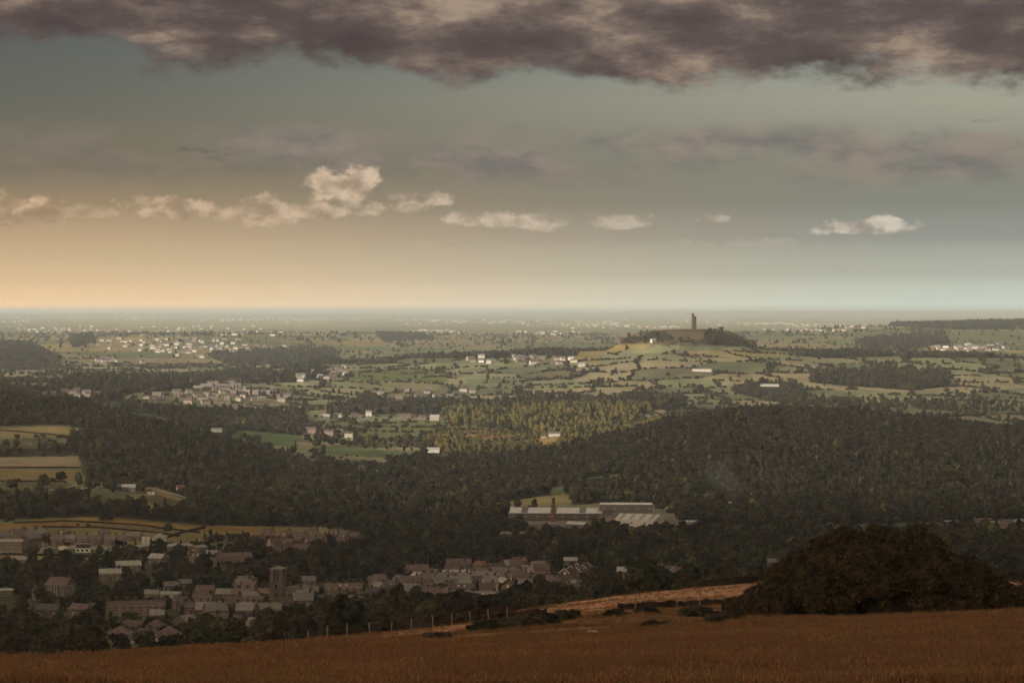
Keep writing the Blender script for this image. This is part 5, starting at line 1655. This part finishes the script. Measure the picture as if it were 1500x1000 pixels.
m_bigleaf = foliage('amber_leaves', [(.046, .030, .012), (.046, .030, .012)], scale=.9, trans=.15)
m_bigleaf.node_tree.nodes['Principled BSDF'].inputs['Roughness'].default_value = .6
m_bigleaf.node_tree.nodes['Principled BSDF'].inputs['Specular IOR Level'].default_value = .25
def big_tree(name, pxs, pys, Y0, depth, n_lobe, cards, label, seed, leaf=.15, mat=None):
    rng = np.random.default_rng(seed)
    xc = (np.mean([min(pxs), max(pxs)]) - 750) / F * Y0
    base = float(ground(xc, Y0))
    root = empty(name, (xc, Y0, base))
    xs = [(p - 750) / F * Y0 - xc for p in pxs]
    zs = [-(q - HOR) / F * Y0 - base for q in pys]
    V, Q, core_v, core_f = [], [], [], []
    per = cards // n_lobe
    nu = int(math.sqrt(n_lobe * 1.8))
    for i in range(n_lobe):
        u = xs[0] + (xs[-1] - xs[0]) * ((i % nu) + rng.uniform(0, 1)) / nu
        h = max(.8, float(np.interp(u, xs, zs)))
        half = depth * math.sqrt(max(.06, 1 - (u / (xs[-1] * 1.05)) ** 2))
        a = math.pi * .62 * ((i // nu) + rng.uniform(-.2, 1)) / (n_lobe / nu)
        lr = rng.choice([1.1, 1.5, 1.9, 2.4]) * rng.uniform(.85, 1.15) * min(1, h / 4 + .3)
        v_ = -math.cos(a) * half * rng.uniform(.70, 1.05)
        zc = max(lr * .35, (h - lr * .9 + rng.uniform(-.9, .5)) * max(.04, math.sin(max(0, a))) ** .8)
        c = np.array([u * .97, v_, zc])
        d = rng.normal(size=(per, 3))
        d /= np.linalg.norm(d, axis=1)[:, None]
        d[:, 2] = np.where(d[:, 2] < -.4, -d[:, 2], d[:, 2])
        P = c + d * lr * (rng.uniform(0, 1, per) ** .5 * .42 + .66)[:, None] * np.array([1, 1, .8])
        nn = d + rng.normal(scale=.6, size=(per, 3))
        nn[:, 2] += .3
        nn /= np.linalg.norm(nn, axis=1)[:, None]
        tx = np.cross(nn, rng.normal(size=(per, 3)))
        tx /= np.linalg.norm(tx, axis=1)[:, None] + 1e-9
        ty = np.cross(nn, tx)
        s_ = leaf * rng.uniform(.6, 1.35, per)[:, None]
        b = len(V) * per * 4
        fold = nn * s_ * rng.uniform(-.4, .1, per)[:, None]
        V.append(np.stack([P - tx * s_ * .7 + fold, P - ty * s_, P + tx * s_ * .7 + fold, P + ty * s_], axis=1).reshape(-1, 3))
        Q.append(b + np.arange(per * 4).reshape(per, 4))
        bm = bmesh.new()
        bmesh.ops.create_icosphere(bm, subdivisions=2, radius=lr * .7)
        o0 = len(core_v)
        for vv in bm.verts:
            k = 1 + .3 * mnoise.noise(vv.co * 1.1 + Vector((i, 0, 0)))
            core_v.append((c[0] + vv.co.x * k, c[1] + vv.co.y * k, c[2] + vv.co.z * k * .8))
        core_f += [tuple(o0 + q.index for q in ff.verts) for ff in bm.faces]
        bm.free()
    bm = bmesh.new()
    bmesh.ops.create_icosphere(bm, subdivisions=4, radius=1.0)
    o0 = len(core_v)
    for vv in bm.verts:
        u = vv.co.x * (xs[-1] - xs[0]) * .47 + (xs[-1] + xs[0]) / 2
        h = max(.5, float(np.interp(u, xs, zs)))
        k = 1 + .12 * mnoise.noise(vv.co * 5)
        core_v.append((u, vv.co.y * depth * .45 * k, max(-.6, (h - 3.0) * .88 * max(-.1, vv.co.z) / max(.25, math.sqrt(max(.01, 1 - vv.co.x ** 2))) * k)))
    core_f += [tuple(o0 + q.index for q in ff.verts) for ff in bm.faces]
    bm.free()
    nb = sum(len(v) for v in V)
    me = bpy.data.meshes.new('crown')
    me.from_pydata([tuple(p) for p in np.concatenate(V)] + core_v, [], [tuple(q) for q in np.concatenate(Q)] + [tuple(nb + k for k in f) for f in core_f])
    me.materials.append(mat or m_bigleaf)
    mesh_obj('crown', me, root)
    mesh_obj('trunk', trunk_mesh('trunk', max(zs) * .9, .55, seed), root)
    tag(root, label, 'tree')
    return root
big_tree('spreading_tree', [1060, 1085, 1105, 1125, 1165, 1205, 1250, 1300, 1345, 1390, 1420, 1440, 1470, 1492, 1505], [912, 888, 868, 842, 812, 786, 773, 769, 773, 793, 818, 828, 845, 868, 905], 235, 8.0, 120, 132000,
         'huge dark dome-shaped tree with amber leaves at the field edge', 5)
big_tree('spreading_tree', [1488, 1500, 1520, 1550, 1580], [905, 862, 845, 850, 900], 262, 3.5, 40, 10000, 'dark tree cut off by the right picture edge beside the dome tree', 6)

# ------------------------------------------------------------------ meadow grass
m_grass = foliage('dry_grass', [(.30, .15, .07), (.20, .108, .05), (.35, .185, .10), (.18, .125, .055), (.28, .13, .072), (.23, .145, .065)], scale=1.5, trans=.3)
m_grass_g = foliage('green_grass', [(.13, .105, .045), (.17, .12, .05), (.11, .10, .042)], scale=1.5, trans=.3)
gcolc = bpy.data.collections.new('grass_kinds')
for k in range(5):
    rng = random.Random(90 + k)
    v, f = [], []
    hgt = (.34, .44, .28, .38, .24)[k]
    for b in range(30):
        a = rng.uniform(0, 6.283)
        r0 = rng.uniform(0, .30)
        h = hgt * rng.uniform(.55, 1.15)
        lean = rng.uniform(.05, .35) * h
        a2 = rng.uniform(0, 6.283)
        wd = rng.uniform(.004, .009)
        bx, by = r0 * math.cos(a), r0 * math.sin(a)
        ox, oy = lean * math.cos(a2), lean * math.sin(a2)
        tx, ty = -math.sin(a2) * wd, math.cos(a2) * wd
        o0 = len(v)
        v += [(bx - tx, by - ty, -.05), (bx + tx, by + ty, -.05), (bx + ox * .4 - tx * .8, by + oy * .4 - ty * .8, h * .6), (bx + ox * .4 + tx * .8, by + oy * .4 + ty * .8, h * .6), (bx + ox, by + oy, h)]
        f += [(o0, o0 + 1, o0 + 3, o0 + 2), (o0 + 2, o0 + 3, o0 + 4)]
        if b % 5 == 0 and k < 3:      # seed head
            o0 = len(v)
            q = .018
            v += [(bx + ox - q, by + oy, h * .93), (bx + ox, by + oy - q, h * .99), (bx + ox + q, by + oy, h * .95), (bx + ox, by + oy + q, h * .99), (bx + ox, by + oy, h * 1.14), (bx + ox, by + oy, h * .86)]
            f += [(o0, o0 + 1, o0 + 4), (o0 + 1, o0 + 2, o0 + 4), (o0 + 2, o0 + 3, o0 + 4), (o0 + 3, o0, o0 + 4), (o0 + 1, o0, o0 + 5), (o0 + 2, o0 + 1, o0 + 5), (o0 + 3, o0 + 2, o0 + 5), (o0, o0 + 3, o0 + 5)]
    gcolc.objects.link(bpy.data.objects.new('g%02d' % k, pydata('tuft', v, f, m_grass if k not in (0, 4) else m_grass_g)))
NG = 120000
u = RNG.uniform(size=NG)
gY = 45.0 * (190.0 / 45.0) ** (u ** .9)
gpx_ = RNG.uniform(-120, 1620, NG)
gX = (gpx_ - 750) / F * gY
gZ = ground(gX, gY)
gpy_ = screen(gX, gY, gZ)[1]
hollow = inpoly(gpx_, gpy_, [(845, 924), (872, 906), (1075, 908), (1062, 921), (900, 926)]) & (gY > 125)
kk = ~hollow & (gpy_ < 1030) & ~((gY > 190) & (RNG.uniform(size=NG) < .45)) & ~((gY > 140) & (gpx_ < 1000) & (RNG.uniform(size=NG) < (gY - 130) / 30))
patch = vnoise(gX / 5.0, gY / 7.0, 31)
gs = (.7 + .75 * patch) * RNG.uniform(.75, 1.25, NG) * np.where(gY > 150, .9, 1)
instancer('meadow_grass', np.stack([gX, gY, gZ], axis=1)[kk], np.stack([gs * 1.15, gs * 1.15, gs], axis=1)[kk], RNG.uniform(0, 6.283, kk.sum()), (np.clip(patch * 3.2 + RNG.uniform(0, 1.8, NG), 0, 4.9).astype(int))[kk], gcolc,
          'tall dry brown meadow grass covering the near field')

# short grazed grass on the slope beyond
u = RNG.uniform(size=60000)
sY = 140.0 * (440.0 / 140.0) ** u
spx = RNG.uniform(300, 1600, u.size)
sX = (spx - 750) / F * sY
sZ = ground(sX, sY)
spt = vnoise(sX / 6.0, sY / 9.0, 35)
kk = (RNG.uniform(size=u.size) < .25 + .75 * spt)
ss_ = RNG.uniform(.35, .8, u.size) * (.6 + .8 * spt)
instancer('pasture_grass', np.stack([sX, sY, sZ], axis=1)[kk], np.stack([ss_ * 1.5, ss_ * 1.5, ss_], axis=1)[kk], RNG.uniform(0, 6.283, kk.sum()), RNG.integers(0, 5, kk.sum()), gcolc,
          'short dry grass on the slope below the stone walls')

# ------------------------------------------------------------------ far plain: towns too small to tell house from house
def far_town():
    rng = np.random.default_rng(77)
    v, f, mi = [], [], []
    cl = [(40, 466, 60, 5), (130, 464, 60, 3), (200, 465, 40, 2.5), (330, 467, 60, 2.5), (400, 466, 70, 2), (470, 467, 50, 2.5), (620, 468, 60, 2.5), (700, 469, 60, 2.5), (760, 468, 50, 3), (830, 474, 40, 3), (870, 470, 60, 4), (900, 475, 40, 2),
          (960, 478, 30, 2), (1100, 472, 60, 3), (1130, 473, 20, 1), (1200, 474, 50, 3), (1230, 476, 40, 3), (640, 484, 40, 3), (250, 478, 90, 4), (120, 482, 70, 5), (60, 480, 60, 4), (800, 486, 50, 4), (1000, 468, 80, 3), (1180, 482, 40, 3), (260, 500, 90, 9), (340, 508, 70, 8), (230, 498, 60, 8), (390, 514, 50, 6), (760, 528, 60, 3), (1420, 509, 40, 3)]
    for (cx, cy, sx, sy) in cl:
        for _ in range(24):
            px, py = cx + rng.normal() * sx * .6, cy + abs(rng.normal()) * sy
            x, Y, z = hit(px, max(py, 462.5), 6000)
            k = Y / 12000
            L, W, H = rng.uniform(8, 18) * k ** .5, rng.uniform(9, 14), rng.uniform(4.5, 7) * k ** .3
            b = len(v)
            bv = box_data(x - L / 2, x + L / 2, Y - W / 2, Y + W / 2, z - 4, z + H)[0]
            v += bv + [(x - L / 2, Y, z + H + 3), (x + L / 2, Y, z + H + 3)]
            f += [tuple(b + q for q in fc) for fc in ((0, 1, 5, 4), (1, 2, 6, 9, 5), (2, 3, 7, 6), (3, 0, 4, 8, 7), (4, 5, 9, 8), (6, 7, 8, 9))]
            c_ = int(rng.choice([0, 0, 0, 1, 2]))
            mi += [c_, c_, c_, c_, 3, 3]
    me = pydata('far_town', v, f)
    for m in (WALL['white'], WALL['cream'], WALL['brick'], ROOF['g']):
        me.materials.append(m)
    me.polygons.foreach_set('material_index', mi)
    tag(mesh_obj('far_town_roofs', me), 'scattered pale towns on the hazy plain near the horizon', kind='stuff')
far_town()

# faint smoke rising from the works at the wood edge
bm = bmesh.new()
bmesh.ops.create_icosphere(bm, subdivisions=4, radius=1.0)
for vv in bm.verts:
    k = 1 + .5 * mnoise.noise(vv.co * 1.6) + .2 * mnoise.noise(vv.co * 4.0)
    zz = vv.co.z * k
    wdt = .35 + .65 * (zz + 1) / 2
    vv.co = Vector((vv.co.x * k * 24 * wdt - zz * 16, vv.co.y * k * 20 * wdt, zz * 21 + 20))
sme = bpy.data.meshes.new('smoke')
bm.to_mesh(sme)
bm.free()
m_smoke = bpy.data.materials.new('smoke')
m_smoke.use_nodes = True
t = NT(m_smoke.node_tree)
t.n.remove(t.n['Principled BSDF'])
sv = t.add('ShaderNodeVolumePrincipled')
sv.inputs['Color'].default_value = (.75, .82, .9, 1)
sv.inputs['Density'].default_value = 2.6e-3
t.l.new(sv.outputs[0], t.n['Material Output'].inputs['Volume'])
sme.materials.append(m_smoke)
p = hit(1066, 738, 1900)
tag(mesh_obj('smoke', sme, None, None, p), 'faint blue smoke drifting over the wood edge', kind='stuff')
